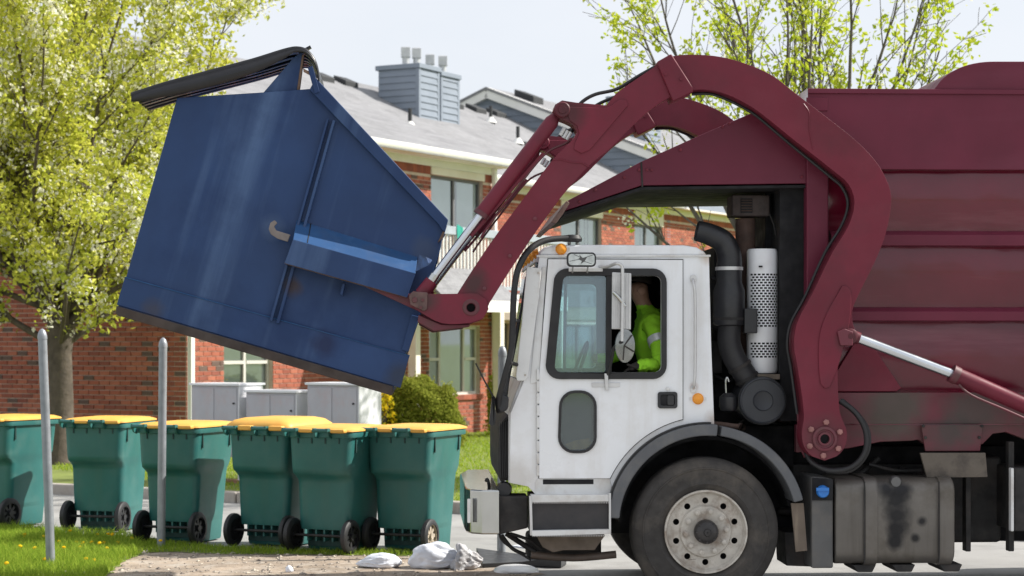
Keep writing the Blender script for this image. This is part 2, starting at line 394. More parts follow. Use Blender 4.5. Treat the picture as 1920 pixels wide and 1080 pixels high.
# ---------------------------------------------------------------- apartment building
brick_cols = [(.36, .105, .062), (.30, .085, .052), (.40, .13, .078), (.26, .078, .052), (.13, .082, .066)]
brick_m = [M('brick_%s' % n, c, .9, var=.16, vs=9, bump=.003, bs=70) for n, c in zip(('red', 'deep_red', 'orange_red', 'dark_red', 'burnt_brown'), brick_cols)]
mortar = M('mortar', (.58, .48, .41), .95, var=.12, vs=8)
trim_m = M('cream_trim_paint', (.78, .73, .64), .6, var=.05, vs=2, dirt=((.62, .52, .36), .35, 1.5))
white_trim = M('white_trim_paint', (.80, .79, .76), .5, var=.04, vs=3)
shingle = M('grey_shingles', (.225, .225, .235), .95, var=.16, vs=1.4, bump=.012, bs=26, dirt=((.30, .30, .31), .6, 9), streak=((.135, .135, .145), .75, (1.0, 1.0, 26)))
siding_m = M('blue_grey_siding', (.215, .250, .305), .7, var=.06, vs=2)
dark_frame = M('bronze_window_frame', (.13, .13, .135), .5, var=.1)
pale_frame = M('pale_window_frame', (.58, .56, .52), .5, var=.06)
room_m = M('dim_room', (.10, .11, .12), .9, var=.2)
blind_m = M('vertical_blind', (.82, .86, .85), .8, var=.06, vs=3)
curtain_m = M('window_curtain', (.82, .84, .80), .9, var=.1, vs=3)
win_glass = glass('window_glass', (.88, .96, .97), .04, .03, .16)
rail_m = M('grey_rail_paint', (.34, .38, .43), .6)
flue_m = M('flue_metal', (.55, .56, .57), .4, metal=.5)
vent_m = M('black_roof_vent', (.03, .032, .035), .7)

bld = thing('apartment_building', bpos(0, 0, .1), 'two storey red brick apartment building with grey shingle roof behind the bins', 'building')
def sbox(s0, s1, d0, d1, z0, z1): return B().box(s0, s1, d0, d1, z0, z1, bpos)
def sprism(pts, d0, d1, holes=()):
    b = B().prism(pts, d0, d1, holes); b.v = [bpos(*p) for p in b.v]; return b
def rect(o): return [(o[0], o[2]), (o[1], o[2]), (o[1], o[3]), (o[0], o[3])]

def boards(parent, fn, a0, a1, z0, z1, h=.155, mat=siding_m, gable=None):
    n = max(1, int((z1-z0)/h))
    for i in range(n+1):
        za, zb = z0+i*h, min(z0+(i+1)*h, z1)
        if zb-za < .03: continue
        x0, x1 = (a0, a1) if gable is None else gable((za+zb)/2)
        if x1-x0 < .05: continue
        b = B(); b.add([fn(x0, -.028, za), fn(x1, -.028, za), fn(x1, -.006, zb), fn(x0, -.006, zb), fn(x0, 0, za), fn(x1, 0, za), fn(x1, 0, zb), fn(x0, 0, zb)],
                       [(0, 1, 2, 3), (0, 4, 5, 1), (1, 5, 6, 2), (3, 2, 6, 7), (0, 3, 7, 4)])
        b.build('clapboard', mat, parent, smooth=False)
openA = [(.96, 2.31, .87, 2.19), (.96, 2.31, 3.6, 4.95), (4.9, 6.5, .2, 2.3), (7.34, 9.28, .87, 2.19), (7.4, 9.4, 2.85, 5.05)]
openC = [(12.2, 14.0, .2, 2.3), (16.46, 18.62, 2.85, 4.88), (16.6, 18.4, .2, 2.3), (20.5, 22.2, 2.85, 4.85), (20.5, 22.2, .87, 2.2)]
wallA = sprism(rect((0, 9.82, -.02, 5.4)), .009, .25, [rect(o) for o in openA]).build('facade_wall', mortar, bld, smooth=False)
wallC = sprism(rect((9.6, 32, -.02, 5.4)), 1.909, 2.15, [rect(o) for o in openC]).build('recessed_wall', mortar, bld, smooth=False)
# gable end facing the bins (plane s = 0), behind the tree
gb = B().prism([(.0, -.02), (13.8, -.02), (13.8, 5.35), (6.9, 7.9), (0, 5.35)], .009, .2); gb.v = [bpos(p[1], p[0], p[2]) for p in gb.v]
wallB = gb.build('gable_wall', mortar, bld, smooth=False)
boards(wallB, lambda a, o, z: bpos(.009+o, a, z), 0, 0, 5.36, 7.8, .17, gable=lambda z: ((z-5.3)/.37+.02, 13.8-(z-5.3)/.37-.02))
B().box(9.60, 9.811, .26, 1.9, -.02, 5.4, bpos).build('return_wall', mortar, bld)

BL, BH, J = .203, .0645, .0130
def bricks(a0, a1, z0, z1, opens, out, rng, row0=0):
    nr = int((z1-z0)/(BH+J))
    for r in range(nr):
        z = z0+r*(BH+J); segs = [(a0, a1)]
        for o in opens:
            if o[2]-.02 < z+BH and z < o[3]+.0:
                segs = [q for s_ in segs for q in ((s_[0], min(s_[1], o[0])), (max(s_[0], o[1]), s_[1])) if q[1]-q[0] > .02]
        for s0, s1 in segs:
            k0 = math.floor((s0-a0)/(BL+J))-1
            x = a0+k0*(BL+J)-(r % 2)*(BL+J)/2
            while x < s1:
                xa, xb = max(x, s0), min(x+BL, s1)
                if xb-xa > .03: out.append((xa, xb, z, z+BH, rng.random()))
                x += BL+J
rb = random.Random(3)
# gable wall: the nearest bricks each an object of its own
lst = []; bricks(0.02, 6.6, .12, 5.3, [], lst, rb)
lst_near = sorted([q for q in lst if .75 < q[2] < 2.3 and q[0] < 4.9], key=lambda q: abs(q[2]-1.45)*1.2+q[0]*.35)[:300]
near_set = set(map(id, lst_near))
def pick(v): return 4 if v < .10 else (0 if v < .40 else 1 if v < .66 else 2 if v < .84 else 3)
full_me = {}
def brick_mesh(mi):
    if mi not in full_me:
        me = bpy.data.meshes.new('brick'); b = B(); b.box(-BL/2, BL/2, -.012, .012, -BH/2, BH/2)
        me.from_pydata(b.v, [], b.f); me.materials.append(brick_m[mi]); bm = bmesh.new(); bm.from_mesh(me)
        bmesh.ops.recalc_face_normals(bm, faces=bm.faces[:]); bmesh.ops.bevel(bm, geom=[e for e in bm.edges if abs(e.verts[0].co.y+.012) < 1e-5 and abs(e.verts[1].co.y+.012) < 1e-5], offset=.004, segments=1, affect='EDGES')
        bm.to_mesh(me); bm.free(); full_me[mi] = me
    return full_me[mi]
base = world_loc(bld); angB = math.atan2(N2.y, N2.x)   # gable wall plane: local x along -N2 (to the left)
for q in lst_near:
    o = bpy.data.objects.new('brick', brick_mesh(pick(q[4]))); col.objects.link(o); o.parent = wallB
    c = bpos(.0005+rb.uniform(-.002, .002), (q[0]+q[1])/2, (q[2]+q[3])/2)
    o.location = Vector(c)-base; o.rotation_euler = (0, 0, angB); o.scale = ((q[1]-q[0])/BL, 1, 1)
rest = B()
def brick_box(b, fn, q, mi):
    o = len(b.v); xa, xb, za, zb, _ = q; e = .0
    p = [fn(xa, 0, za), fn(xb, 0, za), fn(xb, 0, zb), fn(xa, 0, zb), fn(xa, .011, za), fn(xb, .011, za), fn(xb, .011, zb), fn(xa, .011, zb)]
    b.add(p, [(0, 1, 2, 3), (0, 4, 5, 1), (1, 5, 6, 2), (2, 6, 7, 3), (3, 7, 4, 0)], mi)
for q in lst:
    if id(q) not in near_set: brick_box(rest, lambda a, d, z: bpos(d-.002, a, z), q, pick(q[4]))
la = []; bricks(.0, 9.80, .12, 5.02, openA, la, rb)
for q in la: brick_box(rest, lambda a, d, z: bpos(a, d-.002, z), q, pick(min(1, q[4]*.94+.03)))
lc = []; bricks(12.0, 30.0, .12, 5.02, openC, lc, rb)
for q in lc: brick_box(rest, lambda a, d, z: bpos(a, 1.9+d-.002, z), q, pick(min(1, q[4]*.95+.02)))
# soldier course under the frieze
def soldiers(a0, a1, d):
    x = a0
    while x < a1:
        rest.box(x, min(x+BH, a1), d-.004, d+.011, 4.99+.055, 5.20, bpos, rb.choice((1, 3, 1, 0))); x += BH+.009
soldiers(0, 9.8, 0); soldiers(12, 30, 1.9)
tag(rest.build('brickwork', brick_m, bld, smooth=False), kind='stuff')

# frieze, soffit, gutter, roof
sbox(-.3, 9.86, -.05, .26, 5.2, 5.42).build('frieze', white_trim, bld)
sbox(9.87, 32, 1.85, 2.1, 5.2, 5.42).build('frieze', white_trim, bld)
sbox(-.3, 9.9, -.46, -.051, 5.33, 5.37).build('soffit', trim_m, bld)
sbox(9.91, 32, 1.44, 1.849, 5.33, 5.37).build('soffit', trim_m, bld)
for s0, s1, d in ((-.3, 9.95, -.47), (9.96, 22.3, 1.43)):
    g = B(); prof = [(0, 0), (-.09, .0), (-.115, .04), (-.115, .105), (-.10, .115), (0, .115)]
    g.add([bpos(s, d+x, 5.345+z) for s in (s0, s1) for x, z in prof], [tuple(range(6)), tuple(range(11, 5, -1))]+[(i, (i+1) % 6, 6+(i+1) % 6, 6+i) for i in range(6)])
    g.build('gutter', white_trim, bld)
def slab(pts, th, name, mat, parent):
    n = len(pts); b = B(); b.add(pts+[(p[0], p[1], p[2]-th) for p in pts], [tuple(range(n)), tuple(range(2*n-1, n-1, -1))]+[(i, (i+1) % n, n+(i+1) % n, n+i) for i in range(n)])
    return b.build(name, mat, parent, smooth=False)
RZ = 8.13
roof = slab([bpos(-.4, -.56, 5.42), bpos(9.96, -.56, 5.42), bpos(9.96, 6.9, RZ), bpos(-.4, 6.9, RZ)], .1, 'roof', shingle, bld)
slab([bpos(9.961, 1.34, 5.42), bpos(22.5, 1.34, 5.42), bpos(22.5, 6.9, RZ-.003), bpos(9.961, 6.9, RZ-.003)], .1, 'roof', shingle, bld)
slab([bpos(-.4, 6.905, RZ), bpos(22.5, 6.905, RZ), bpos(22.5, 14.3, 5.4), bpos(-.4, 14.3, 5.4)], .1, 'roof', shingle, bld)
b = B(); b.add([bpos(9.962, -.3, 5.35), bpos(9.962, 1.6, 5.35), bpos(9.962, 6.8, RZ-.15), bpos(9.962, -.3, 5.42)], [(0, 1, 2, 3)]); b.build('roof_cheek', white_trim, bld, fixn=False)
for i, s in enumerate((13.2, 14.2, 18.0, 19.2, 20.4, 21.5)):          # ridge vents
    B().box(s, s+.55, 6.4, 6.75, RZ-.12, RZ+.04, lambda a, d, z: bpos(a, d, z-(6.9-d)*.42+.05)).build('roof_vent', vent_m, bld, bevel=.02)
def roofz(s, d): return 5.42+(d-1.34)*(RZ-5.42)/(6.9-1.34)
for s, d in ((13.0, 3.9), (18.6, 4.2), (19.9, 5.7)):                         # plumbing stacks with pale boots
    st = B().tube([bpos(s, d, roofz(s, d)-.05), bpos(s, d, roofz(s, d)+.42)], .045, 8).build('vent_stack', vent_m, bld)
    B().lathe([(.17, -.02), (.09, .08), (.055, .13)], bpos(s, d, roofz(s, d)), (0, 0, 1), 10).build('boot', white_trim, st)
for s in (18.9, 19.4): B().box(s, s+.35, 3.9, 4.25, 0, .07, lambda a, d, z: bpos(a, d, roofz(a, d)+z)).build('roof_vent', vent_m, bld, bevel=.015)

# chimneys: every clapboard its own piece
def chimney(s0, s1, d0, d1, ztop, flues):
    core = sbox(s0, s1, d0, d1, 5.6, ztop).build('chimney', siding_m, bld)
    zf = roofz(s0, d0)-.1
    boards(core, lambda a, o, z: bpos(a, d0+o, z), s0+.07, s1-.07, zf, ztop)
    boards(core, lambda a, o, z: bpos(s0+o, a, z), d0+.07, d1-.03, zf, ztop)
    sbox(s0-.025, s0+.068, d0-.025, d0+.068, zf, ztop-.001).build('corner_board', siding_m, core)
    sbox(s1-.068, s1+.025, d0-.025, d0+.05, zf, ztop-.001).build('corner_board', siding_m, core)
    sbox(s0-.06, s1+.06, d0-.06, d1+.06, ztop, ztop+.11).build('chimney_cap', siding_m, core, bevel=.01)
    for s, d in flues:
        f = B().lathe([(.085, 0), (.085, .22)], bpos(s, d, ztop+.11), (0, 0, 1), 14)
        f.lathe([(.15, .2), (.15, .42), (.11, .44)], bpos(s, d, ztop+.11), (0, 0, 1), 4)
        f.build('flue', flue_m, core)
chimney(15.0, 15.9, 4.89, 6.0, 8.30, ((15.25, 5.4), (15.5, 5.25), ))
chimney(16.06, 16.9, 4.92, 6.0, 8.24, ((16.2, 5.3), (16.55, 5.15)))

# second block further along: gable with siding over brick, its chimney
b2 = thing('apartment_block', bpos(22.5, 4, .1), 'far apartment block with grey sided gable rising beyond the shingle roof', 'building')
A2, AD, P2 = 8.62, 7.2, .387
g2 = B().prism([(1.9, 0), (12.5, 0), (12.5, A2-(12.5-AD)*P2), (AD, A2), (1.9, A2-(AD-1.9)*P2)], 22.5, 22.7); g2.v = [bpos(p[1], p[0], p[2]) for p in g2.v]
gw = g2.build('gable_wall', siding_m, b2, smooth=False)
boards(gw, lambda a, o, z: bpos(22.5+o, a, z), 0, 0, 5.6, A2-.1, .185, gable=lambda z: (max(1.95, AD-(A2-z)/P2+.02), min(12.4, AD+(A2-z)/P2-.02)))
for sg in (-1, 1):
    e = AD+sg*5.9
    B().bar(bpos(22.40, AD, A2+.05), bpos(22.40, e, A2+.05-5.9*P2), .16, .28).build('rake_board', white_trim, b2)
    slab([bpos(22.3, AD, A2+.2), bpos(34, AD, A2+.2), bpos(34, e, A2+.2-5.9*P2), bpos(22.3, e, A2+.2-5.9*P2)], .08, 'roof', shingle, b2)
for d in (4.9, 6.4, 8.2): B().box(23.0, 23.6, d-.3, d+.3, 0, .18, lambda a, dd, z: bpos(a, dd, A2+.2-abs(dd-AD)*P2+z)).build('roof_vent', vent_m, b2, bevel=.02)
sbox(22.71, 34, 1.9, 2.2, 5.43, 6.6).build('upper_wall', siding_m, b2)
c2_ = sbox(24.2, 25.2, 3.3, 4.5, 6.6, 8.6).build('chimney', siding_m, b2)
boards(c2_, lambda a, o, z: bpos(a, 3.3+o, z), 24.25, 25.15, 6.9, 8.6); boards(c2_, lambda a, o, z: bpos(24.2+o, a, z), 3.35, 4.45, 6.9, 8.6)

# windows and sliding doors
def window(o, d, style, fm=dark_frame, wall=bld, name='window'):
    s0, s1, z0, z1 = o; r = thing_part = None
    fr = B(); fw = .055
    xs = {'double': [.5], 'triple': [.27, .74], 'slider': [.5]}[style]
    cuts = [s0]+[s0+(s1-s0)*x for x in xs]+[s1]
    holes = [[(a+fw*(1 if i == 0 else .55), z0+fw), (b_-fw*(1 if i == len(cuts)-2 else .55), z0+fw), (b_-fw*(1 if i == len(cuts)-2 else .55), z1-fw), (a+fw*(1 if i == 0 else .55), z1-fw)] for i, (a, b_) in enumerate(zip(cuts, cuts[1:]))]
    w = sprism(rect((s0+.001, s1-.001, z0+.001, z1-.001)), d+.085, d+.15, holes).build(name, fm, wall, smooth=False)
    for i, (a, b_) in enumerate(zip(cuts, cuts[1:])):
        B().add([bpos(a+.03, d+.117, z0+.03), bpos(b_-.03, d+.117, z0+.03), bpos(b_-.03, d+.117, z1-.03), bpos(a+.03, d+.117, z1-.03)], [(0, 1, 2, 3)]).build('pane', win_glass, w, fixn=False)
        if style == 'double' or (style == 'triple' and i != 1):
            zm = z0+(z1-z0)*.52; sbox(a+.04, b_-.04, d+.075, d+.112, zm-.025, zm+.03).build('sash_bar', pale_frame, w)
    # blinds / curtain behind the glass
    n = int((s1-s0)/.085); bl = B()
    for i in range(n):
        a = s0+(s1-s0)*i/n; k = rb.uniform(-.02, .02)
        if style == 'slider' and rb.random() < .06: continue
        bl.add([bpos(a, d+.145+.012+k*.4, z0+.05), bpos(a+.078, d+.145-.012+k*.4, z0+.05), bpos(a+.078, d+.145-.012+k*.4, z1-.06), bpos(a, d+.145+.012+k*.4, z1-.06)], [(0, 1, 2, 3)])
    if bl.v: tag(bl.build('vertical_blind', blind_m if style != 'double' else curtain_m, w, smooth=False, fixn=False), kind='stuff')
    sbox(s0-.1, s1+.1, d+.9, d+.95, z0-.1, z1+.1).build('room', room_m, w)
    if name == 'window':
        x = s0-.06
        while x < s1+.06:
            B().box(x, min(x+.066, s1+.06), d-.05, d+.084, z0-.10, z0-.005, bpos).build('sill_brick', brick_m[rb.choice((0, 1, 3))], w); x += .076
    return w
window(openA[0], 0, 'double', pale_frame); window(openA[1], 0, 'double', pale_frame)
window(openA[2], 0, 'slider', name='sliding_door'); window(openA[3], 0, 'triple', pale_frame); window(openA[4], 0, 'slider', name='sliding_door')
window(openC[0], 1.9, 'slider', name='sliding_door'); window(openC[1], 1.9, 'slider', name='sliding_door'); window(openC[2], 1.9, 'slider', name='sliding_door')
window(openC[3], 1.9, 'slider', name='sliding_door'); window(openC[4], 1.9, 'triple')
for o, d in ((openA[4], 0), (openC[1], 1.9), (openC[3], 1.9)):
    sbox(o[0]-.02, o[1]+.02, d-.03, d+.08, o[3]+.002, 5.195).build('door_header', trim_m, bld)
# downspouts
for s, d in ((.0, -.09), (9.72, -.08), (12.3, 1.8)):
    B().box(s-.05, s+.05, d-.04, d+.04, .15, 5.33, bpos).build('downspout', white_trim, bld, bevel=.012)
# wall lamp beside the upper door
lm = sbox(7.02, 7.14, -.05, -.003, 4.35, 4.47).build('wall_lamp', vent_m, bld)
B().lathe([(.05, -.02), (.075, -.12), (.07, -.16)], bpos(7.08, -.13, 4.42), (0, 0, 1), 12).build('lamp_globe', white_trim, lm)
B().bar(bpos(7.08, -.051, 4.41), bpos(7.08, -.17, 4.41), .03, .03).build('lamp_arm', vent_m, lm)

# balcony on columns
bal = sbox(4.5, 10.3, -1.42, -.001, 2.5, 2.78).build('balcony', white_trim, bld)
for s in (4.64, 7.65, 10.15): B().box(s-.08, s+.08, -1.40, -1.24, .1, 2.499, bpos).build('column', trim_m, bal, bevel=.01)
sbox(4.5, 10.3, -1.40, -1.28, 3.80, 3.95).build('top_rail', rail_m, bal, bevel=.01)
sbox(4.5, 10.3, -1.38, -1.30, 2.86, 2.92).build('bottom_rail', rail_m, bal)
sbox(10.22, 10.3, -1.27, -.01, 3.80, 3.95).build('side_rail', rail_m, bal)
for s in (4.55, 7.4, 10.24): sbox(s-.05, s+.05, -1.39, -1.29, 2.781, 3.799).build('rail_post', rail_m, bal)
s = 4.7
while s < 10.2:
    if abs(s-7.4) > .07: B().box(s-.016, s+.016, -1.357, -1.325, 2.921, 3.799, bpos).build('baluster', white_trim, bal)
    s += .125
# small shingled skirt roof in front of the balcony, left part
slab([bpos(4.4, -2.1, 2.62), bpos(7.1, -2.1, 2.62), bpos(6.9, -1.44, 3.2), bpos(4.4, -1.44, 3.2)], .07, 'porch_roof', shingle, bal)
sbox(4.4, 7.1, -2.12, -2.06, 2.42, 2.62).build('porch_fascia', white_trim, bal)
# entrance porch beyond, seen through the cab
pr = bpos(14.8, -1.2, 0)
por = thing('entrance_porch', (pr[0], pr[1], .1), 'small white entrance porch with hipped shingle roof seen through the cab window', 'porch')
s0, s1, d0, d1 = 12.6, 16.6, -1.2, 1.7
b = B(); zz = 2.62; top = [bpos(13.9, .2, 3.55), bpos(15.3, .2, 3.55)]
b.add([bpos(s0, d0, zz), bpos(s1, d0, zz), bpos(s1, d1, zz), bpos(s0, d1, zz)]+top, [(0, 1, 5, 4), (1, 2, 5), (2, 3, 4, 5), (3, 0, 4), (3, 2, 1, 0)]); b.build('hip_roof', shingle, por, smooth=False)
sbox(s0+.05, s1-.05, d0+.05, d1-.05, 2.36, 2.618).build('fascia', white_trim, por)
for s, d in ((s0+.15, d0+.15), (s1-.15, d0+.15)): B().box(s-.08, s+.08, d-.08, d+.08, .1, 2.358, bpos).build('column', trim_m, por)

# towel over the balcony rail (green) 
gc = M('green_cloth', (.02, .30, .24), .8)
cl = B(); 
for k in range(3): cl.add([bpos(5.95+.07*k, -1.405-.006*k, 3.99-.02*k), bpos(6.02+.07*k, -1.41, 3.98-.02*k), bpos(6.03+.07*k, -1.425, 3.62+.05*k), bpos(5.95+.07*k, -1.418, 3.66)], [(0, 1, 2, 3)])
c_ = cl.build('green_cloth', gc, None, smooth=False, fixn=False); sm = c_.modifiers.new('thick', 'SOLIDIFY'); sm.thickness = .006
tag(c_, 'green cloth hung over the grey balcony rail', 'cloth')
# ---------------------------------------------------------------- trees, shrubs
bark = M('pear_bark', (.095, .075, .058), .95, var=.3, vs=8, bump=.01, bs=30)
bark2 = M('grey_bark', (.12, .105, .095), .95, var=.3, vs=8, bump=.008, bs=30)
class Tree:
    def __init__(s, seed, t0=.2): s.t0 = t0; s.r = np.random.default_rng(seed); s.br = []; s.tips = []
    def grow(s, p, d, ln, r, lev, maxlev, up, kids, shrink, spread, wob=.12):
        n = max(3, int(ln/.22)); pts = [Vector(p)]; d = Vector(d).normalized(); st = ln/n
        for i in range(n):
            d = (d+Vector(s.r.normal(0, wob, 3))*.6+Vector((0, 0, up*st))).normalized(); pts.append(pts[-1]+d*st)
        rad = [r*(1-.88*i/n) for i in range(n+1)]
        s.br.append((lev, pts, rad))
        if lev >= maxlev-1:
            for i in range(1, n+1): s.tips.append((pts[i].copy(), lev, i/n))
        if lev < maxlev:
            k = max(2, int(kids*ln*s.r.uniform(.8, 1.2)))
            for j in range(k):
                t = s.r.uniform(.12, 1.0) if lev else s.r.uniform(s.t0, 1); i = min(n-1, int(t*n))
                q = pts[i]; dd = (pts[i+1]-pts[i]).normalized(); a = dd.orthogonal().normalized(); a.rotate(Matrix.Rotation(s.r.uniform(0, 6.28), 3, dd))
                nd = (dd+a*s.r.uniform(spread*.6, spread*1.3)).normalized()
                s.grow(q, nd, ln*shrink*s.r.uniform(.6, 1.15)*(1-.35*t), rad[i]*.62, lev+1, maxlev, up, kids*1.25, shrink, spread, wob)
    def bark(s, name, mat, parent, levs, n):
        b = B()
        for lev, pts, rad in s.br:
            if lev in levs: b.tube(pts, [max(q, .004) for q in rad], n, cap=False)
        return b.build(name, mat, parent, fixn=False, ang=80)
def leaves(rng, cent, per, spread, size, aspect=.62):
    """quads folded about the mid rib, per centre"""
    n = len(cent)*per; c = np.repeat(np.array(cent), per, 0)+rng.normal(0, spread, (n, 3))
    a = rng.normal(0, 1, (n, 3)); a /= np.linalg.norm(a, axis=1)[:, None]; t = rng.normal(0, 1, (n, 3)); bq = np.cross(a, t); bq /= np.linalg.norm(bq, axis=1)[:, None]
    L_ = (size*rng.uniform(.6, 1.35, n))[:, None]; a *= L_; nrm = np.cross(a, bq)*.25; bq *= L_*aspect
    v = np.stack([c-a, c+bq*.9+nrm-a*.1, c+a, c-bq*.9+nrm-a*.1], 1).reshape(-1, 3)
    return v
def leaf_obj(name, vs_, mat, parent):
    off = world_loc(parent); n = len(vs_)//4; i = np.arange(n)[:, None]*4
    f = np.concatenate([i+np.array([[0, 1, 2]]), i+np.array([[0, 2, 3]])]).tolist()
    me = bpy.data.meshes.new(name); me.from_pydata((vs_-np.array(off)).tolist(), [], f); me.materials.append(mat)
    o = bpy.data.objects.new(name, me); col.objects.link(o); o.parent = parent; return o

# flowering pear at the left
TY = 28.8; tb = W(112, 640+CAM_H*FOC/TY, TY); tb.z = .1
pear = thing('pear_tree', tb, 'tall flowering pear tree with yellow green leaves in front of the brick wall', 'tree')
T = Tree(11, .12)
trunk = [tb+Vector((0, 0, -.1)), tb+Vector((.0, 0, .12)), tb+Vector((.03, 0, .9)), tb+Vector((.0, .02, 1.6)), tb+Vector((.02, 0, 2.05))]
B().tube(trunk, [.27, .20, .17, .17, .20], 14).build('trunk', bark, pear)
for i in range(26):
    az = i*2.399+.4; tilt = (.18, .56, .80, 1.02, .40, 1.25)[i % 6]; ln = (5.8, 5.7, 4.4, 3.2, 6.0, 2.5)[i % 6]
    d = Vector((math.cos(az)*math.sin(tilt), math.sin(az)*math.sin(tilt), math.cos(tilt)))
    T.grow(tb+Vector((math.cos(az)*.08, math.sin(az)*.08, 1.75+.25*(i % 3))), d, ln, .066-.009*(i % 4), 0, 2, .10, 3.3, .40, .75, .10)
T.bark('limb', bark, pear, (0,), 7); T.bark('branches', bark, pear, (1, 2), 4)['kind'] = 'stuff'
rt = np.random.default_rng(4)
tips = np.array([t[0] for t in T.tips]); tips = tips[tips[:, 2] > 1.5]
keep = tips[rt.random(len(tips)) < min(1, 21000/len(tips))]
print('pear tips', len(tips))
mk = .5+.32*np.sin(keep[:, 0]*2.3+keep[:, 2]*1.7+1.1)*np.sin(keep[:, 2]*2.6-keep[:, 1]*1.9)+rt.normal(0, .22, len(keep))
leaf_y = leafmat('pear_leaf', (.50, .54, .06), (.76, .74, .16)); leaf_g = leafmat('pear_leaf_deep', (.36, .42, .06), (.60, .62, .12)); blossom = leafmat('pear_blossom', (.84, .82, .62), (.94, .93, .84))
leaf_obj('foliage', leaves(rt, keep[mk < .68], 7, .085, .046), leaf_y, pear)['kind'] = 'stuff'
leaf_obj('foliage', leaves(rt, keep[(mk >= .40) & (mk < .9)], 4, .10, .046), leaf_g, pear)['kind'] = 'stuff'
leaf_obj('blossom', leaves(rt, keep[mk >= .52], 10, .060, .031, .9), blossom, pear)['kind'] = 'stuff'

# sparse budding tree behind the truck
RY = 25.5; rb_ = W(1500, 640+CAM_H*FOC/RY, RY); rb_.z = .1
bud = thing('budding_tree', rb_, 'sparse tree with bare upright branches and new leaves behind the truck', 'tree')
T2 = Tree(23)
B().tube([rb_+Vector((0, 0, -.1)), rb_+Vector((0, 0, .2)), rb_+Vector((.03, 0, 1.0)), rb_+Vector((0, 0, 1.9))], [.24, .19, .16, .17], 12).build('trunk', bark2, bud)
for i in range(30):
    az = i*2.399; tilt = (.10, .30, .48, .62, .20, .92)[i % 6]; ln = (5.2, 5.0, 4.6, 4.0, 5.4, 3.0)[i % 6]
    d = Vector((math.cos(az)*math.sin(tilt), math.sin(az)*math.sin(tilt), math.cos(tilt)))
    T2.grow(rb_+Vector((math.cos(az)*.1, math.sin(az)*.1, 1.6+.22*(i % 4))), d, ln, .060-.007*(i % 4), 0, 2, .08, 2.4, .36, .62, .09)
T2.bark('limb', bark2, bud, (0,), 7); T2.bark('branches', bark2, bud, (1, 2), 4)['kind'] = 'stuff'
tips = np.array([t[0] for t in T2.tips if t[2] > .3]); rt2 = np.random.default_rng(9)
print('bud tips', len(tips))
k = tips[rt2.random(len(tips)) < .36]; m2 = rt2.random(len(k))
bud_y = leafmat('bud_leaf', (.42, .54, .03), (.68, .72, .09))
leaf_obj('foliage', leaves(rt2, k[m2 < .85], 9, .055, .042), bud_y, bud)['kind'] = 'stuff'
leaf_obj('blossom', leaves(rt2, k[m2 >= .85], 8, .05, .026, .9), blossom, bud)['kind'] = 'stuff'

def shrub(name, loc, rx, ry, rz, n, mat, label, size, stem=True):
    s_ = thing(name, loc, label, 'shrub'); r = np.random.default_rng(int(abs(loc[0])*100)+3)
    u = r.normal(0, 1, (n, 3)); u /= np.linalg.norm(u, axis=1)[:, None]; u[:, 2] = np.sin(np.abs(u[:, 2])*np.pi/2)**.9
    lump = 1+.12*np.sin(u[:, 0]*5+1)*np.sin(u[:, 1]*4)+.07*np.sin(u[:, 2]*9+u[:, 0]*6)+np.where(r.random(n) < .03, r.uniform(0, .12, n), 0)
    rad = (r.uniform(.78, 1.02, n)*lump)[:, None]
    c = u*rad*np.array([rx, ry, rz])+np.array(loc)
    leaf_obj('foliage', leaves(r, c, 1, .01, size), mat, s_)['kind'] = 'stuff'
    b = B()
    for i in range(9):
        a = i*.7; b.tube([Vector(loc)+Vector((0, 0, -.02)), Vector(loc)+Vector((math.cos(a)*rx*.35, math.sin(a)*ry*.35, rz*.5)), Vector(loc)+Vector((math.cos(a)*rx*.6, math.sin(a)*ry*.6, rz*.8))], [.025, .018, .008], 6)
    b.build('stem', bark, s_)
    return s_
yew = leafmat('clipped_shrub_leaf', (.18, .22, .03), (.40, .42, .08))
SY = 33.5; p = W(790, 640+CAM_H*FOC/SY, SY)
shrub('clipped_shrub', (p.x, p.y, .1), .70, .62, 1.08, 30000, yew, 'round clipped green shrub under the brick building window', .026)
fors = leafmat('forsythia_yellow', (.75, .50, .02), (.60, .58, .04))
p = W(712, 800, 33.0); shrub('forsythia_shrub', (p.x, p.y, .1), .30, .3, 1.0, 900, fors, 'small yellow flowering shrub showing beside the clipped shrub', .03)
p = W(940, 800, 37.5); shrub('small_shrub', (p.x, p.y, .1), .3, .3, 1.25, 2600, leafmat('small_shrub_leaf', (.16, .24, .02), (.34, .40, .05)), 'small light green shrub behind the grey post by the cab', .03)
# ---------------------------------------------------------------- garbage truck (front loader)
def pp(pts, Y): return [((x-960)/FOC*Y, CAM_H+(640-y)/FOC*Y) for x, y in pts]
YA = 14.10                     # outer face of the near arm
YC = 14.28                     # cab side
YB = 14.42                     # body side
tr0 = W(1400, 640, 15.3); tr0.z = 0
truck = thing('garbage_truck', tr0, 'maroon front loader garbage truck with white cab lifting the blue dumpster', 'truck')
def plate(name, pts, Y0, Y1, mat, parent=truck, holes=(), bevel=.006, ref=None, smooth=False, **k):
    ref = ref or Y0
    p = pp(pts, ref); p = smooth_poly(p) if smooth else p
    return B().prism(p, Y0, Y1, [pp(h, ref) for h in holes]).build(name, mat, parent, bevel=bevel, **k)
def ptube(name, pts, r, mat, parent=truck, n=10, sub=5):
    """tube through (px,py,Y) points"""
    P = [W(*q) for q in pts]; P = spline(P, sub) if sub > 1 and len(P) > 2 else P
    return B().tube(P, r, n).build(name, mat, parent)
def pbox(name, x0, x1, y0, y1, Y0, Y1, mat, parent=truck, bevel=.006, ref=None):
    return plate(name, [(x0, y1), (x1, y1), (x1, y0), (x0, y0)], Y0, Y1, mat, parent, bevel=bevel, ref=ref)
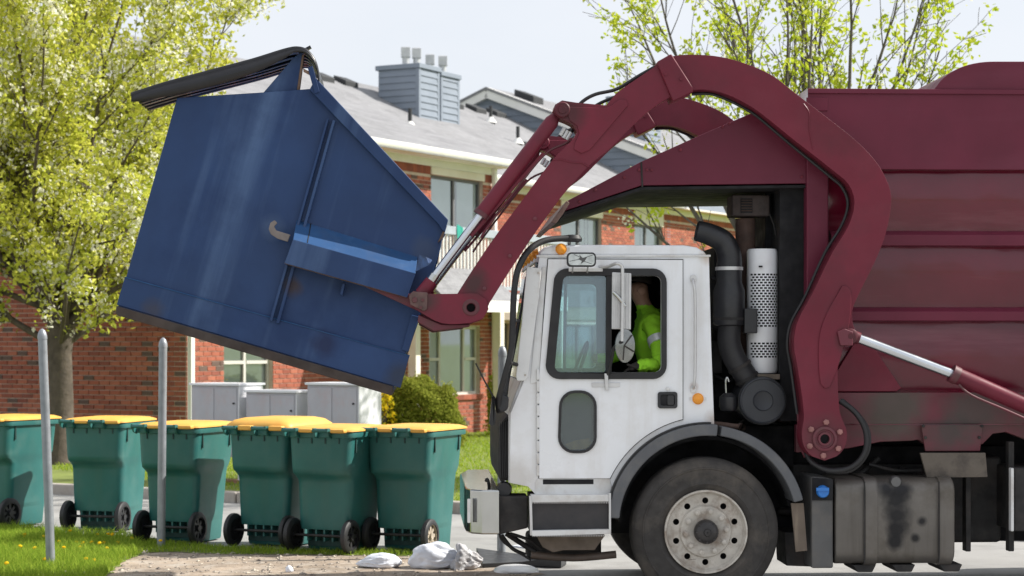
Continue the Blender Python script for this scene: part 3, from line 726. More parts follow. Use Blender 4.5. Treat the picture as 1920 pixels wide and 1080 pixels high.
def bolt(px, py, Y, r, mat, parent, h=.02, n=6):
    c = W(px, py, Y); return B().lathe([(r, 0), (r, -h), (r*.7, -h*1.15)], c, (0, 1, 0), n).build('bolt', mat, parent)

# --- body and hopper -------------------------------------------------------
XB0, XB1 = 1522, 2700
def bodyprof(far=False):
    sec = [(163, 0), (313, 0), (317, .05), (345, .03), (370, .022), (400, .04), (432, .08), (470, .05), (500, .035), (535, .05), (572, .08), (606, .07), (640, .045), (670, .035), (700, .045), (733, .07), (737, .0), (770, .005), (798, .0)]
    return [(YB+o, CAM_H+(640-y)/FOC*YB) for y, o in sec]
near = bodyprof(); ymid = (YB+16.36); ring = near+[(ymid-y, z) for y, z in reversed(near)]
x0, x1 = (XB0-960)/FOC*YB, (XB1-960)/FOC*YB
def xprism(b, ring, x0, x1, mi=0):
    n = len(ring); return b.add([(x0, y, z) for y, z in ring]+[(x1, y, z) for y, z in ring], [tuple(range(n)), tuple(range(2*n-1, n-1, -1))]+[(i, (i+1) % n, n+(i+1) % n, n+i) for i in range(n)], mi)
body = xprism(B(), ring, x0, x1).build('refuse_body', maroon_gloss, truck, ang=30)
# flat upper side plate and lower sill plate, ribs
up = plate('upper_side_plate', [(1522, 315), (2690, 315), (2690, 163), (1522, 163)], YB-.012, YB-.001, maroon, bevel=.003)
plate('upper_side_plate', [(1522, 315), (2690, 315), (2690, 163), (1522, 163)], 16.361, 16.372, maroon, bevel=.003, ref=YB)
plate('top_rail', [(1522, 172), (2690, 172), (2690, 163), (1522, 163)], YB-.03, YB-.0125, maroon, bevel=.003)
hump = plate('packer_hump', [(1762, 164), (1775, 147), (1795, 131), (1820, 119), (1850, 112), (1880, 110), (2240, 110), (2280, 118), (2310, 140), (2330, 164)], YB-.006, 16.3, maroon, smooth=True)
plate('corner_patch', [(1519, 205), (1560, 205), (1560, 180), (1519, 180)], YB-.022, YB-.0125, maroon, bevel=.003)
for (ya, yb_) in ((430, 462), (575, 604)):
    for side in (0, 1):
        f = (lambda y: y) if side == 0 else (lambda y: ymid-y)
        z = lambda q: CAM_H+(640-q)/FOC*YB
        rr = [(f(YB+.08), z(ya)), (f(YB+.055), z(ya+1)), (f(YB-.012), z(ya+9)), (f(YB-.010), z(yb_-3)), (f(YB+.08), z(yb_))]
        xprism(B(), rr, (1566-960)/FOC*YB, x1).build('side_rib', maroon, truck, bevel=.004)
sill = plate('sill_plate', [(1575, 796), (2690, 796), (2690, 737), (1575, 737)], YB-.014, YB-.001, maroon_dirty, bevel=.003)
plate('front_post', [(1519, 775), (1561, 775), (1561, 285), (1519, 262)], YB-.05, YB+.07, maroon, bevel=.012)
plate('front_post', [(1519, 775), (1561, 775), (1561, 285), (1519, 262)], 16.30, 16.42, maroon, bevel=.012, ref=YB-.05)
plate('gusset', [(1612, 640), (1640, 640), (1700, 728), (1690, 735), (1575, 735), (1575, 700)], YB+.0, YB+.03, maroon_arm)
# hopper canopy over the cab
can = plate('canopy', [(1068, 376), (1205, 303), (1318, 252), (1422, 207), (1530, 296), (1530, 342), (1207, 347), (1060, 396)], YB-.02, 16.38, maroon)
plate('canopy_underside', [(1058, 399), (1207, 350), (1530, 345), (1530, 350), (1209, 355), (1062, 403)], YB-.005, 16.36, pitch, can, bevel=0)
lip = plate('canopy_lip', [(1036, 417), (1066, 376), (1072, 380), (1060, 400), (1046, 419)], YB-.026, 16.385, M('bare_worn_metal', (.28, .19, .16), .7, var=.3, vs=9, dirt=((.12, .07, .06), .7, 6)), can)
plate('canopy_joint', [(1205, 303), (1208, 303), (1210, 350), (1207, 350)], YB-.027, YB-.0205, dark_metal, can, bevel=0)
for q in ((1217, 318), (1226, 318), (1202, 318), (1174, 332), (1120, 356), (1090, 378), (1360, 236), (1372, 230), (1510, 330), (1280, 280)): bolt(q[0], q[1], YB-.021, .012, maroon_arm, can, .01)
# dark front wall of the hopper and the machinery behind the cab
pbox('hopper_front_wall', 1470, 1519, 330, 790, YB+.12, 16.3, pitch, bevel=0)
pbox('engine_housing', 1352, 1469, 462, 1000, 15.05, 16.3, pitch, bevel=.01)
pbox('radiator_guard', 1446, 1500, 345, 470, 14.9, 15.2, pitch, bevel=.01)
for y in (520, 610, 700, 790, 860): ptube('engine_hose', [(1346, y, 15.0), (1380, y+14, 14.98), (1420, y-8, 15.0), (1480, y+10, 15.02)], .018, black_rub)
for i, (a, b_) in enumerate(((1346, 640), (1475, 720), (1468, 560))): pbox('bracket', a, a+18, b_, b_+60, 14.85, 15.1, dark_metal)
# --- arms -------------------------------------------------------------------
ARM = [(1590, 802), (1579, 773), (1575, 696), (1579, 672), (1588, 648), (1610, 624), (1604, 608), (1603, 581), (1617, 547), (1646, 489), (1665, 441), (1676, 388), (1676, 360), (1667, 333), (1649, 302), (1613, 264), (1555, 218), (1493, 171), (1449, 138), (1400, 117), (1355, 105), (1311, 101), (1262, 104), (1233, 121), (1190, 150), (1155, 175), (1137, 197), (1080, 192), (1054, 188), (1041, 196), (1037, 208), (1046, 220), (1062, 227), (1077, 236), (1082, 248), (1075, 260), (1035, 301), (976, 380), (918, 458), (865, 540), (853, 562), (853, 582), (862, 598), (880, 607), (898, 602), (911, 588), (918, 568), (989, 458), (1048, 375), (1081, 336), (1111, 304), (1144, 278), (1181, 241), (1215, 209), (1255, 182), (1298, 168), (1329, 167), (1364, 175), (1400, 192), (1427, 209), (1489, 258), (1569, 320), (1596, 344), (1607, 378), (1596, 421), (1564, 474), (1526, 552), (1498, 605), (1492, 648), (1499, 690), (1511, 778), (1507, 812), (1511, 838), (1527, 857), (1550, 865), (1573, 857), (1588, 840), (1593, 818)]
arms = []
def build_arm(off):
    Y = YA+off; ref = YA
    a = B().prism(smooth_poly(pp(ARM, ref)), Y, Y+.20, [pp(circ(883, 577, 8, 16), ref), pp(circ(1550, 824, 9, 16), ref)]).build('lift_arm', maroon_arm, truck, bevel=.010)
    pl = [(1137, 202), (1162, 186), (1174, 186), (1178, 197), (1106, 281), (1090, 288), (1076, 280), (1078, 268), (1086, 250), (1082, 236), (1068, 226), (1060, 200)]
    B().prism(smooth_poly(pp(pl, ref)), Y-.012, Y-.0005).build('doubler_plate', maroon_arm, a, bevel=.006)
    pl = [(1583, 535), (1593, 536), (1600, 546), (1598, 600), (1588, 640), (1574, 692), (1560, 726), (1550, 729), (1542, 720), (1538, 667), (1542, 619), (1560, 575)]
    B().prism(smooth_poly(pp(pl, ref)), Y-.012, Y-.0005).build('doubler_plate', maroon_arm, a, bevel=.006)
    B().prism(pp([(1231, 116), (1259, 100), (1302, 166), (1300, 172), (1262, 190)], ref), Y-.03, Y+.23).build('arm_collar', maroon_arm, a, bevel=.014)
    for q in ((1248, 139), (1277, 148)): 
        c = W(q[0], q[1], ref); c.y = Y-.031; B().lathe([(.012, 0), (.012, -.01)], c, (0, 1, 0), 8).build('bolt', maroon_arm, a)
    for q in ((1003, 410), (956, 480), (908, 541)):
        c = W(q[0], q[1], ref); c.y = Y; B().lathe([(.014, .002), (.014, -.008), (.008, -.011)], c, (0, 1, 0), 10).build('plug', maroon_dirty, a)
    # weld line across
    P = [W(q[0], q[1], ref) for q in ((1036, 300), (1052, 299), (1070, 304), (1090, 305), (1104, 313))]
    for p in P: p.y = Y-.001
    B().tube(spline(P, 4), .006, 6).build('weld_bead', maroon_arm, a)
    P = [W(q[0], q[1], ref) for q in ((1510, 192), (1521, 210), (1521, 240), (1528, 278))]
    for p in P: p.y = Y-.001
    B().tube(spline(P, 4), .005, 6).build('weld_bead', maroon_arm, a)
    # base hub with bolts
    c = W(1550, 824, ref); c.y = Y
    hb = B().lathe([(.088, .0), (.088, -.012), (.078, -.018), (.070, -.018), (.066, -.006), (.050, -.004), (.048, -.016), (.034, -.016), (.034, .10)], c, (0, 1, 0), 32, cap=False).build('base_hub', maroon_dirty, a)
    B().lathe([(.036, .02), (.036, .03)], c, (0, 1, 0), 20).build('hub_bore', pitch, hb)
    for k in range(6):
        t = math.radians(k*60+25); cc = c+Vector((math.cos(t)*.120, -.001, math.sin(t)*.120))
        B().lathe([(.022, 0), (.022, -.016), (.014, -.022)], cc, (0, 1, 0), 6).build('bolt', M('rusty_bolt', (.30, .14, .13), .7, var=.3, vs=20), hb)
    # tip hub
    c = W(883, 577, ref); c.y = Y
    th_ = B().lathe([(.064, .0), (.064, -.02), (.054, -.028), (.034, -.028), (.032, .12)], c, (0, 1, 0), 28, cap=False).build('tip_hub', maroon_dirty, a)
    B().lathe([(.034, .03), (.034, .04)], c, (0, 1, 0), 20).build('hub_bore', pitch, th_)
    # tilt cylinder: barrel, rod, clevises
    m = Y+.07; E = lambda x, y: Vector(((x-960)/FOC*ref, m, CAM_H+(640-y)/FOC*ref))
    cy = B().tube([E(1044, 214), E(1036, 226), E(903, 401)], [.030, .052, .052], 20).build('tilt_cylinder', maroon_arm, a)
    B().tube([E(906, 397), E(901, 404)], .058, 20).build('gland', maroon_dirty, cy)
    B().tube([E(903, 401), E(812, 521)], .029, 18).build('rod', rod_m, cy)
    B().tube([E(816, 515), E(806, 530)], .035, 16).build('rod_collar', chrome, cy)
    B().tube([E(809, 526), E(790, 552)], [.044, .05], 16).build('rod_end', maroon_arm, cy)
    g = B(); g.bar(E(1020, 285)+Vector((.0, .03, 0)), E(884, 442)+Vector((.0, .03, 0)), .02, .075, up=(0, 1, 0)); g.build('cylinder_guard', maroon_arm, cy)
    B().tube(spline([E(1071, 262)+Vector((0, -.05, 0)), E(1060, 268), E(1020, 290), E(960, 365), E(915, 425), E(902, 445)], 5), .009, 8).build('hydraulic_pipe', maroon_dirty, cy)
    for q in ((1060, 238), (1066, 243), (1072, 246)): B().tube([E(*q), E(q[0]-8, q[1]+14)], .014, 8).build('fitting', alu, cy)
    pn = B().lathe([(.058, .15), (.058, -.012), (.05, -.022), (.03, -.022), (.028, -.03)], W(1054, 206, ref)*1, (0, 1, 0), 22)
    pn.v = [(v[0], v[1]+off, v[2]) for v in pn.v]; pn.build('upper_pin', maroon_arm, a)
    # fork carrier and fork
    fc = [(768, 552), (776, 546), (800, 551), (862, 551), (895, 551), (912, 562), (916, 580), (905, 598), (878, 606), (828, 606), (789, 586), (772, 574)]
    f = B().prism(smooth_poly(pp(fc, ref)), Y-.022, Y+.24, [pp(circ(883, 577, 9, 16), ref)]).build('fork_carrier', maroon_arm, a, bevel=.010)
    B().prism(pp([(785, 590), (828, 608), (882, 608), (880, 613), (813, 621), (783, 604)], ref), Y+.01, Y+.30).build('carrier_foot', maroon_dirty, f, bevel=.008)
    B().prism(pp([(767, 555), (774, 547), (802, 549), (801, 580), (795, 584), (770, 572)], ref), Y-.036, Y-.023).build('pin_block', M('greasy_steel', (.11, .06, .055), .5, var=.3, vs=12), f, bevel=.005)
    for q in ((778, 563), (793, 563), (789, 577)):
        c = W(q[0], q[1], ref); c.y = Y-.037; B().lathe([(.020 if q[0] == 778 else .012, 0), (.018 if q[0] == 778 else .011, -.01)], c, (0, 1, 0), 12).build('bolt', maroon_dirty, f)
    B().prism(pp([(790, 560), (800, 590), (560, 480), (562, 462)], ref), Y+.18, Y+.24).build('fork', maroon_dirty, a, bevel=.004)
    # hydraulic hose on the inner edge
    P = [W(q[0], q[1], ref) for q in ((1302, 172), (1335, 171), (1365, 180), (1400, 197), (1430, 216), (1490, 266), (1566, 327), (1590, 349), (1600, 380), (1588, 420), (1556, 472), (1518, 555), (1491, 605), (1484, 648), (1491, 690), (1503, 778))]
    for p in P: p.y = Y+.10
    B().tube(spline(P, 4), .011, 8).build('hose', black_rub, a); P2_ = [p+Vector((.016, .05, .012)) for p in P]
    B().tube(spline(P2_, 4), .008, 8).build('hose', maroon_dirty, a)
    P = [W(q[0], q[1], ref) for q in ((1078, 206), (1095, 186), (1120, 172), (1160, 162), (1200, 138), (1232, 120))]
    for p in P: p.y = Y+.13
    B().tube(spline(P, 5), .013, 8).build('hose', black_rub, a)
    P = [W(q[0], q[1], ref) for q in ((1070, 250), (1095, 215), (1125, 190), (1165, 172), (1205, 148), (1236, 128))]
    for p in P: p.y = Y+.17
    B().tube(spline(P, 5), .012, 8).build('hose', black_rub, a)
    return a
build_arm(0); build_arm(2.33)
cross_z = W(883, 577, YA); B().tube([Vector((cross_z.x, YA+.21, cross_z.z)), Vector((cross_z.x, YA+2.32, cross_z.z))], .06, 16).build('cross_tube', maroon_dirty, truck)
# lift cylinder at the rear
E = lambda x, y, Y=YA+.03: W(x, y, Y)
lc_ = B().tube([E(1798, 703), E(2120, 842)], .060, 20).build('lift_cylinder', maroon_arm, truck)
B().tube([E(1792, 700), E(1804, 706)], .066, 20).build('gland', maroon_dirty, lc_)
B().tube([E(1608, 632), E(1800, 704)], .036, 18).build('rod', rod_m, lc_)
B().tube([E(1596, 628), E(1616, 635)], .045, 16).build('rod_end', maroon_arm, lc_)
B().lathe([(.055, .03), (.055, -.05), (.04, -.06), (.022, -.06), (.02, -.068)], E(1597, 630), (0, 1, 0), 20).build('pin', maroon_arm, lc_)
plate('pin_clevis', [(1574, 622), (1588, 616), (1604, 622), (1604, 648), (1580, 648)], YA-.035, YA-.014, maroon_dirty, lc_)
ptube('hydraulic_pipe', [(1806, 722, 14.08), (1830, 742, 14.06), (1900, 772, 14.06), (1990, 812, 14.06)], .009, maroon_dirty, lc_)
# frame band under the body with cut-outs, plates and flap
plate('body_frame', [(1500, 797), (2690, 797), (2690, 835), (1960, 835), (1900, 812), (1875, 815), (1855, 835), (1745, 835), (1733, 826), (1720, 828), (1660, 830), (1600, 842), (1500, 850)], YB+.0, YB+.08, maroon_dirty)
plate('access_plate', [(1737, 798), (1856, 798), (1850, 848), (1745, 848)], YB-.05, YB-.03, maroon_dirty)
for q in ((1741, 800), (1853, 800), (1745, 822), (1848, 822)): bolt(q[0], q[1], YB-.05, .012, dark_metal, truck, .012)
plate('splash_flap', [(1735, 851), (1860, 851), (1864, 897), (1748, 898)], YB-.09, YB-.06, M('grimy_flap', (.13, .11, .09), .8, var=.25, vs=4, dirt=((.06, .05, .045), .8, 7)), bevel=.004)
ptube('hose_loop', [(1580, 752, 14.2), (1610, 775, 14.18), (1629, 810, 14.16), (1627, 850, 14.16), (1600, 878, 14.18), (1560, 883, 14.2), (1528, 868, 14.25), (1518, 850, 14.3)], .020, black_rub)
ptube('hose_loop', [(1584, 750, 14.24), (1616, 778, 14.22), (1635, 812, 14.2), (1632, 852, 14.2), (1602, 884, 14.22), (1555, 886, 14.25)], .014, black_rub)
ptube('hydraulic_pipe', [(1500, 700, 14.34), (1503, 780, 14.34), (1506, 830, 14.34), (1516, 858, 14.34)], .012, maroon_dirty)

# chassis
pbox('frame_rail', 1140, 2690, 872, 935, 14.95, 15.05, dark_metal, ref=14.95); pbox('frame_rail', 1140, 2690, 872, 935, 15.75, 15.85, dark_metal, ref=14.95)
pbox('chassis_box', 1480, 1920, 840, 985, 15.1, 15.7, pitch, ref=14.95)
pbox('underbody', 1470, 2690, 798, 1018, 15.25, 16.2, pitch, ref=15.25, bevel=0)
pbox('gearbox', 1800, 1905, 860, 1025, 14.75, 15.6, dark_metal, ref=14.6, bevel=.03)
pbox('chassis_bracket', 1824, 1834, 880, 1038, 14.5, 14.6, dark_metal); pbox('chassis_bracket', 1905, 1916, 830, 1038, 14.42, 14.5, dark_metal)
pbox('battery_box', 1915, 2100, 880, 1000, 14.3, 14.9, dark_metal, bevel=.01); pbox('battery_box_trim', 1908, 1914, 880, 1000, 14.28, 14.34, white_dirty)
for (x, y, x2, y2, Y, r) in ((1470, 960, 1580, 950, 14.9, .03), (1700, 880, 1830, 905, 14.8, .02), (1600, 900, 1660, 860, 14.7, .022), (1640, 872, 1740, 884, 14.62, .015)):
    ptube('chassis_pipe', [(x, y, Y), ((x+x2)/2, (y+y2)/2+6, Y), (x2, y2, Y)], r, dark_metal)
# fuel tank
tk = B().loft([[(x, *q) for q in ring_] for x in ((1572-960)/FOC*14.2, (1800-960)/FOC*14.2) for ring_ in [[(14.2+y, z) for y, z in rrect(0, CAM_H+(640-1062)/FOC*14.2, .62, CAM_H+(640-900)/FOC*14.2, .10, 6)]]])
tank = tk.build('fuel_tank', tank_m, truck, bevel=.015)
for a, b_ in ((1628, 1652), (1770, 1796)):
    q = B().loft([[(x, *r_) for r_ in [(14.2-.012+y, z) for y, z in rrect(0, CAM_H+(640-1066)/FOC*14.2, .644, CAM_H+(640-897)/FOC*14.2, .105, 6)]] for x in ((a-960)/FOC*14.2, (b_-960)/FOC*14.2)]); q.build('tank_strap', tank_m, tank, bevel=.004)
    B().bar(W(a-1, 905, 14.18), W(a-1, 1058, 14.18), .008, .012).build('strap_edge', dark_metal, tank)
c = W(1686, 905, 14.24); B().lathe([(.045, .02), (.045, -.015), (.035, -.03), (.012, -.03)], c, (0, 1, 0), 20).build('filler_cap', M('filler_cap_metal', (.14, .14, .14), .4, metal=.6), tank)
for a in (1605, 1680, 1770): plate('tank_foot', [(a, 1062), (a+45, 1062), (a+38, 1076), (a+10, 1076)], 14.25, 14.7, dark_metal, tank)
# fluid box with blue cap
fb = plate('fluid_tank', [(1527, 1068), (1568, 1068), (1568, 900), (1552, 897), (1527, 895)], 14.22, 14.7, M('grey_plastic_tank', (.10, .10, .10), .6, var=.2, vs=4, dirt=((.17, .15, .13), .5, 5)), bevel=.012)
c = W(1547, 923, 14.22); B().lathe([(.046, .0), (.046, -.03), (.038, -.045), (.01, -.045)], c, (0, 1, 0), 16).build('blue_cap', blue_cap, fb)
B().bar(W(1535, 919, 14.17), W(1559, 919, 14.17), .02, .022).build('cap_grip', blue_cap, fb)
plate('cap_recess', [(1528, 940), (1567, 940), (1567, 900), (1528, 897)], 14.21, 14.2195, pitch, fb, bevel=0)
plate('mud_flap', [(1488, 945), (1512, 945), (1519, 1035), (1497, 1037)], 14.24, 14.26, M('worn_mud_flap', (.14, .11, .085), .85, var=.25, vs=3, streak=((.30, .24, .18), .7, (40, 40, 2))), bevel=.003)
plate('flap_bracket', [(1478, 1000), (1530, 1000), (1530, 1065), (1482, 1063)], 14.5, 14.9, dark_metal)

# --- wheels -------------------------------------------------------------------
def wheel(cx, cz, Y, face=-1, detail=True):
    c = Vector((cx, Y, cz)); ax = (0, 1, 0); R = .533
    prof = [(.30, .03), (.33, .012), (.345, .004), (.352, .007), (.40, .0), (.448, .004), (.452, -.001), (.460, -.001), (.464, .009), (.505, .03), (.527, .055), (R, .085), (R, .235), (.527, .265), (.505, .29), (.40, .31), (.30, .29)]
    if face > 0: prof = [(r, -h) for r, h in prof]
    w = B().lathe(prof, c, ax, 72, cap=False).build('wheel', tyre_m, truck)
    # tread grooves
    for h in (.115, .16, .205): B().lathe([(R+.001, h-.006), (R+.0012, h), (R+.001, h+.006)], c if face < 0 else c-Vector((0, .32, 0)), ax, 64, cap=False).build('tread_groove', pitch, w)
    s_ = -1 if face < 0 else 1
    rp_ = [(.302, .035), (.300, .006), (.288, .006), (.282, .03), (.272, .05)]
    B().lathe([(r, h*(-s_)) for r, h in rp_], c, ax, 56, cap=False).build('rim_flange', rim_m, w)
    if not detail: 
        B().lathe([(.29, .08*(-s_)), (.29, .09*(-s_))], c, ax, 40).build('rim_disc', rim_m, w); return w
    holes = [[(cx+.222*math.cos(t)+x, cz+.222*math.sin(t)+z) for x, z in circ(0, 0, .0225, 14)] for t in [math.radians(18+36*k) for k in range(10)]]
    d = B().prism(circ(cx, cz, .290, 60), Y+.052, Y+.062, holes).build('rim_disc', rim_m, w, bevel=.003)
    B().lathe([(.31, .13), (.29, .14)], c, ax, 40).build('brake_drum', pitch, w)
    B().lathe([(.192, .051), (.180, .028), (.120, .024), (.110, .03)], c, ax, 48, cap=True).build('rim_centre', rim_m, w)
    for k in range(10):
        t = math.radians(36*k+6); cc = c+Vector((.148*math.cos(t), .024, .148*math.sin(t)))
        B().lathe([(.024, 0), (.024, -.006), (.018, -.008), (.018, -.030), (.010, -.034)], cc, ax, 6).build('lug_nut', rim_m, w)
    B().lathe([(.088, .026), (.086, -.02), (.070, -.045), (.045, -.055), (.028, -.058), (.024, -.068), (.004, -.07)], c, ax, 32, cap=False).build('hub_cap', hub_m, w)
    for k in range(8):
        t = math.radians(45*k); B().lathe([(.007, 0), (.007, -.012)], c+Vector((.074*math.cos(t), -.034, .074*math.sin(t))), ax, 6).build('hub_bolt', hub_m, w)
    return w
WX = (1327-960)/FOC*14.2
wheel(WX, .531, 14.2); wheel(WX, .531, 16.53, 1, False)
B().tube([Vector((WX, 14.5, .53)), Vector((WX, 16.3, .53))], .07, 12).build('front_axle', dark_metal, truck)
wheel((2330-960)/FOC*14.2, .531, 14.2, -1, False); wheel((2330-960)/FOC*14.2, .531, 16.53, 1, False)
# fender arc
FC = (1330, 985)
def parc(r, a0, a1, n=26): return [(FC[0]+r*math.cos(math.radians(a0+(a1-a0)*i/n)), FC[1]-r*math.sin(math.radians(a0+(a1-a0)*i/n))) for i in range(n+1)]
fd = plate('fender', parc(189, 176, 84)+parc(167, 84, 176), 14.20, 14.55, fender_m, bevel=.012)
plate('fender', parc(187, 82, 14)+parc(168, 14, 82), 14.205, 14.55, fender_m, bevel=.012)
plate('fender_lip', parc(193, 170, 88)+parc(189.5, 88, 170), 14.22, 14.28, black_rub, fd, bevel=.003)
plate('wheel_arch_lining', parc(166, 178, 12)+parc(160, 12, 178), 14.5, 15.0, pitch, bevel=0)
pbox('wheel_arch_wall', 1150, 1500, 800, 1000, 14.95, 15.0, pitch, bevel=0)
ptube('fender_stay', [(1335, 800, 14.4), (1350, 796, 14.4), (1395, 802, 14.35)], .02, rust_pipe)
B().lathe([(.026, 0), (.026, .1), (.018, .1), (.018, .0)], W(1397, 802, 14.3), (0, 1, 0), 16, cap=False).build('drain_pipe', rust_pipe, truck)
plate('cylinder_mount', [(2085, 798), (2160, 798), (2150, 862), (2125, 872), (2098, 860)], YA+.0, YA+.4, maroon_dirty, lc_, bevel=.01)
# --- cab ------------------------------------------------------------------------
cabw = [(1014, 478), (1333, 478), (1337, 640), (1343, 797)]+parc(190, 86, 171, 20)+[(1146, 926), (1005, 926), (992, 912), (958, 905), (959, 775), (984, 715), (1001, 560)]
winh = rrect(0, 0, 1, 1, .1)
def win_poly(x0, y0, x1, y1, slant, r):     # rounded rectangle whose left edge leans, in px
    out = []
    for cx, cy, a in ((x1-r, y0+r, 0), (x0+r+slant, y0+r, 90), (x0+r, y1-r, 180), (x1-r, y1-r, 270)):
        out += [(cx+r*math.cos(math.radians(a+90*i/6)), cy-r*math.sin(math.radians(a+90*i/6))) for i in range(7)]
    return out
w_out = win_poly(1025, 503, 1253, 711, 15, 26); w_in = win_poly(1042, 517, 1243, 698, 15, 12)
l_out = win_poly(1048, 732, 1121, 850, 2, 30); l_in = win_poly(1053, 737, 1116, 845, 2, 26)
cab = plate('cab', cabw, YC+.004, YC+.05, white_paint, holes=[w_in, l_in], bevel=.010)
plate('cab_far_side', cabw, 16.40, 16.44, white_paint, cab, holes=[win_poly(1050, 517, 1168, 698, 14, 12)], bevel=.006, ref=YC)
plate('side_lining', cabw, YC+.051, YC+.056, pitch, cab, holes=[w_in, l_in], bevel=0, ref=YC); plate('side_lining', cabw, 16.394, 16.399, pitch, cab, holes=[win_poly(1050, 517, 1168, 698, 14, 12)], bevel=0, ref=YC)
plate('far_window', win_poly(1049, 516, 1169, 699, 14, 12), 16.41, 16.415, cab_glass, cab, bevel=0, ref=YC)
plate('roof', [(1012, 479), (1014, 472), (1022, 464), (1034, 460), (1100, 458.5), (1285, 459), (1310, 463), (1324, 471), (1330, 479)], YC+.0, 16.45, white_paint, cab, bevel=.03, seg=3)
plate('rain_gutter', [(1008, 482), (1008, 478), (1336, 477), (1336, 481)], YC-.012, YC+.01, white_dirty, cab, bevel=.003)
plate('roof_lining', [(1016, 484), (1326, 484), (1326, 488), (1016, 488)], YC+.06, 16.39, pitch, cab, bevel=0)
plate('rear_wall', [(1322, 484), (1333, 484), (1342, 795), (1322, 795)], YC+.052, 16.39, white_paint, cab, bevel=.004)
plate('rear_lining', [(1316, 488), (1321, 488), (1321, 795), (1316, 795)], YC+.06, 16.39, pitch, cab, bevel=0)
plate('floor', [(1000, 880), (1145, 880), (1200, 815), (1320, 800), (1320, 806), (1204, 822), (1150, 890), (1000, 890)], YC+.06, 16.39, pitch, cab, bevel=0)
plate('seat_base', [(1165, 800), (1300, 780), (1300, 735), (1165, 740)], 14.55, 15.15, pitch, cab, bevel=.02)
plate('seat_back', [(1262, 740), (1298, 745), (1308, 560), (1285, 555)], 14.55, 15.1, M('seat_cloth', (.03, .03, .035), .9), cab, bevel=.03)
plate('dashboard', [(990, 800), (1050, 800), (1065, 720), (1050, 690), (995, 700)], YC+.08, 16.38, pitch, cab, bevel=.02)
sw = W(1092, 690, 14.85); B().tube([sw+Vector((math.cos(t)*.07+math.sin(t)*0, math.sin(t)*.22, math.cos(t)*.19)) for t in np.linspace(0, 2*math.pi, 25)], .013, 8, cap=False).build('steering_wheel', black_plastic, cab)
B().tube([sw, sw+Vector((-.14, 0, -.22))], .02, 8).build('steering_column', black_plastic, cab)
# front: windscreen, pillar, lower panel, grille
plate('windscreen', [(1008, 488), (1013, 488), (985, 712), (979, 712)], YC+.12, 16.32, cab_glass, cab, bevel=0)
plate('front_panel', [(979, 714), (986, 714), (963, 775), (962, 905), (956, 905), (956, 774)], YC+.05, 16.39, white_dirty, cab, bevel=.004)
plate('front_header', [(1012, 476), (1018, 476), (1013, 492), (1005, 492)], YC+.05, 16.39, white_dirty, cab, bevel=.004)
plate('windscreen_seal', [(1001, 500), (1009, 500), (982, 714), (972, 714)], YC+.055, YC+.115, black_rub, cab, bevel=.004)
gr = plate('grille', [(938, 800), (956, 776), (957, 900), (941, 903), (938, 880)], YC+.10, 16.30, dark_metal, cab, bevel=.012)
for k in range(5): plate('grille_slat', [(939.5+k*3.6, 792), (941+k*3.6, 789), (942+k*3.6, 895), (940+k*3.6, 896)], YC+.07, YC+.0995, black_plastic, gr, bevel=.002)
plate('corner_guard', [(989, 500), (1017, 503), (1012, 560), (991, 708), (985, 714), (971, 714), (969, 706), (978, 620)], YC-.05, YC-.035, white_dirty, cab, bevel=.006, smooth=False)
for q in ((1011, 512), (986, 703)): bolt(q[0], q[1], YC-.05, .008, rim_m, cab, .006)
plate('pillar_trim', [(1019, 500), (1026, 500), (1014, 690), (1013, 716), (996, 720), (1003, 640)], YC-.004, YC+.003, white_dirty, cab, bevel=.002)
# door
doorp = [(1030, 486), (1283, 487), (1283, 786)]+parc(204, 103, 155, 14)+[(1146, 897), (1013, 897), (1013, 705), (1018, 640)]
door = plate('door', doorp, YC-.016, YC+.0035, white_paint, cab, holes=[w_in, l_in], bevel=.006)
plate('door_gap', [(1028.6, 484.6), (1284.4, 485.6), (1284.4, 787)]+parc(202.6, 103, 156, 14)+[(1146, 898.4), (1011.6, 898.4), (1011.6, 705), (1016.6, 640)], YC+.0, YC+.0038, pitch, door, holes=[w_in, l_in], bevel=0)
fr = plate('window_frame', w_out, YC-.034, YC-.0165, black_rub, door, holes=[w_in], bevel=.006)
plate('window_divider', [(1139, 516), (1149, 516), (1149, 699), (1138, 699)], YC-.028, YC+.01, black_rub, fr, bevel=.003)
plate('window_pane', win_poly(1041, 516, 1141, 699, 15, 12), YC-.002, YC+.002, cab_glass, fr, bevel=0)
plate('channel', [(1060, 516), (1066, 516), (1063, 699), (1057, 699)], YC+.004, YC+.02, black_rub, fr, bevel=.002)
lf = plate('lower_window_frame', l_out, YC-.028, YC-.0165, black_rub, door, holes=[l_in], bevel=.006)
plate('lower_window_pane', win_poly(1052, 736, 1117, 846, 2, 26), YC-.004, YC+.0, cab_glass_low, lf, bevel=0)
plate('inner_panel', [(1045, 735), (1125, 735), (1125, 850), (1045, 850)], YC+.35, YC+.37, M('cab_inner_panel', (.14, .14, .12), .8, var=.3, vs=6), lf, bevel=0)
plate('orange_glint_stripe', [(1062, 833), (1080, 826), (1106, 822), (1112, 830), (1104, 842), (1070, 843)], YC+.006, YC+.012, M('orange_glint_paint', (.75, .42, .10), .7, var=.3, vs=20), lf, bevel=0)  # orange stripe added behind the pane, standing in for a glint in the glass
hd = plate('door_handle', win_poly(1236, 735, 1273, 766, 0, 5), YC-.030, YC-.0165, black_plastic, door, holes=[win_poly(1241, 740, 1268, 761, 0, 4)], bevel=.004)
plate('handle_dish', win_poly(1240, 739, 1269, 762, 0, 4), YC-.019, YC-.0165, pitch, hd, bevel=0); plate('handle_paddle', win_poly(1254, 741, 1267, 760, 0, 3), YC-.028, YC-.02, black_plastic, hd, bevel=.003)
bolt(1255, 729, YC-.0165, .014, white_dirty, door, .012, 14)
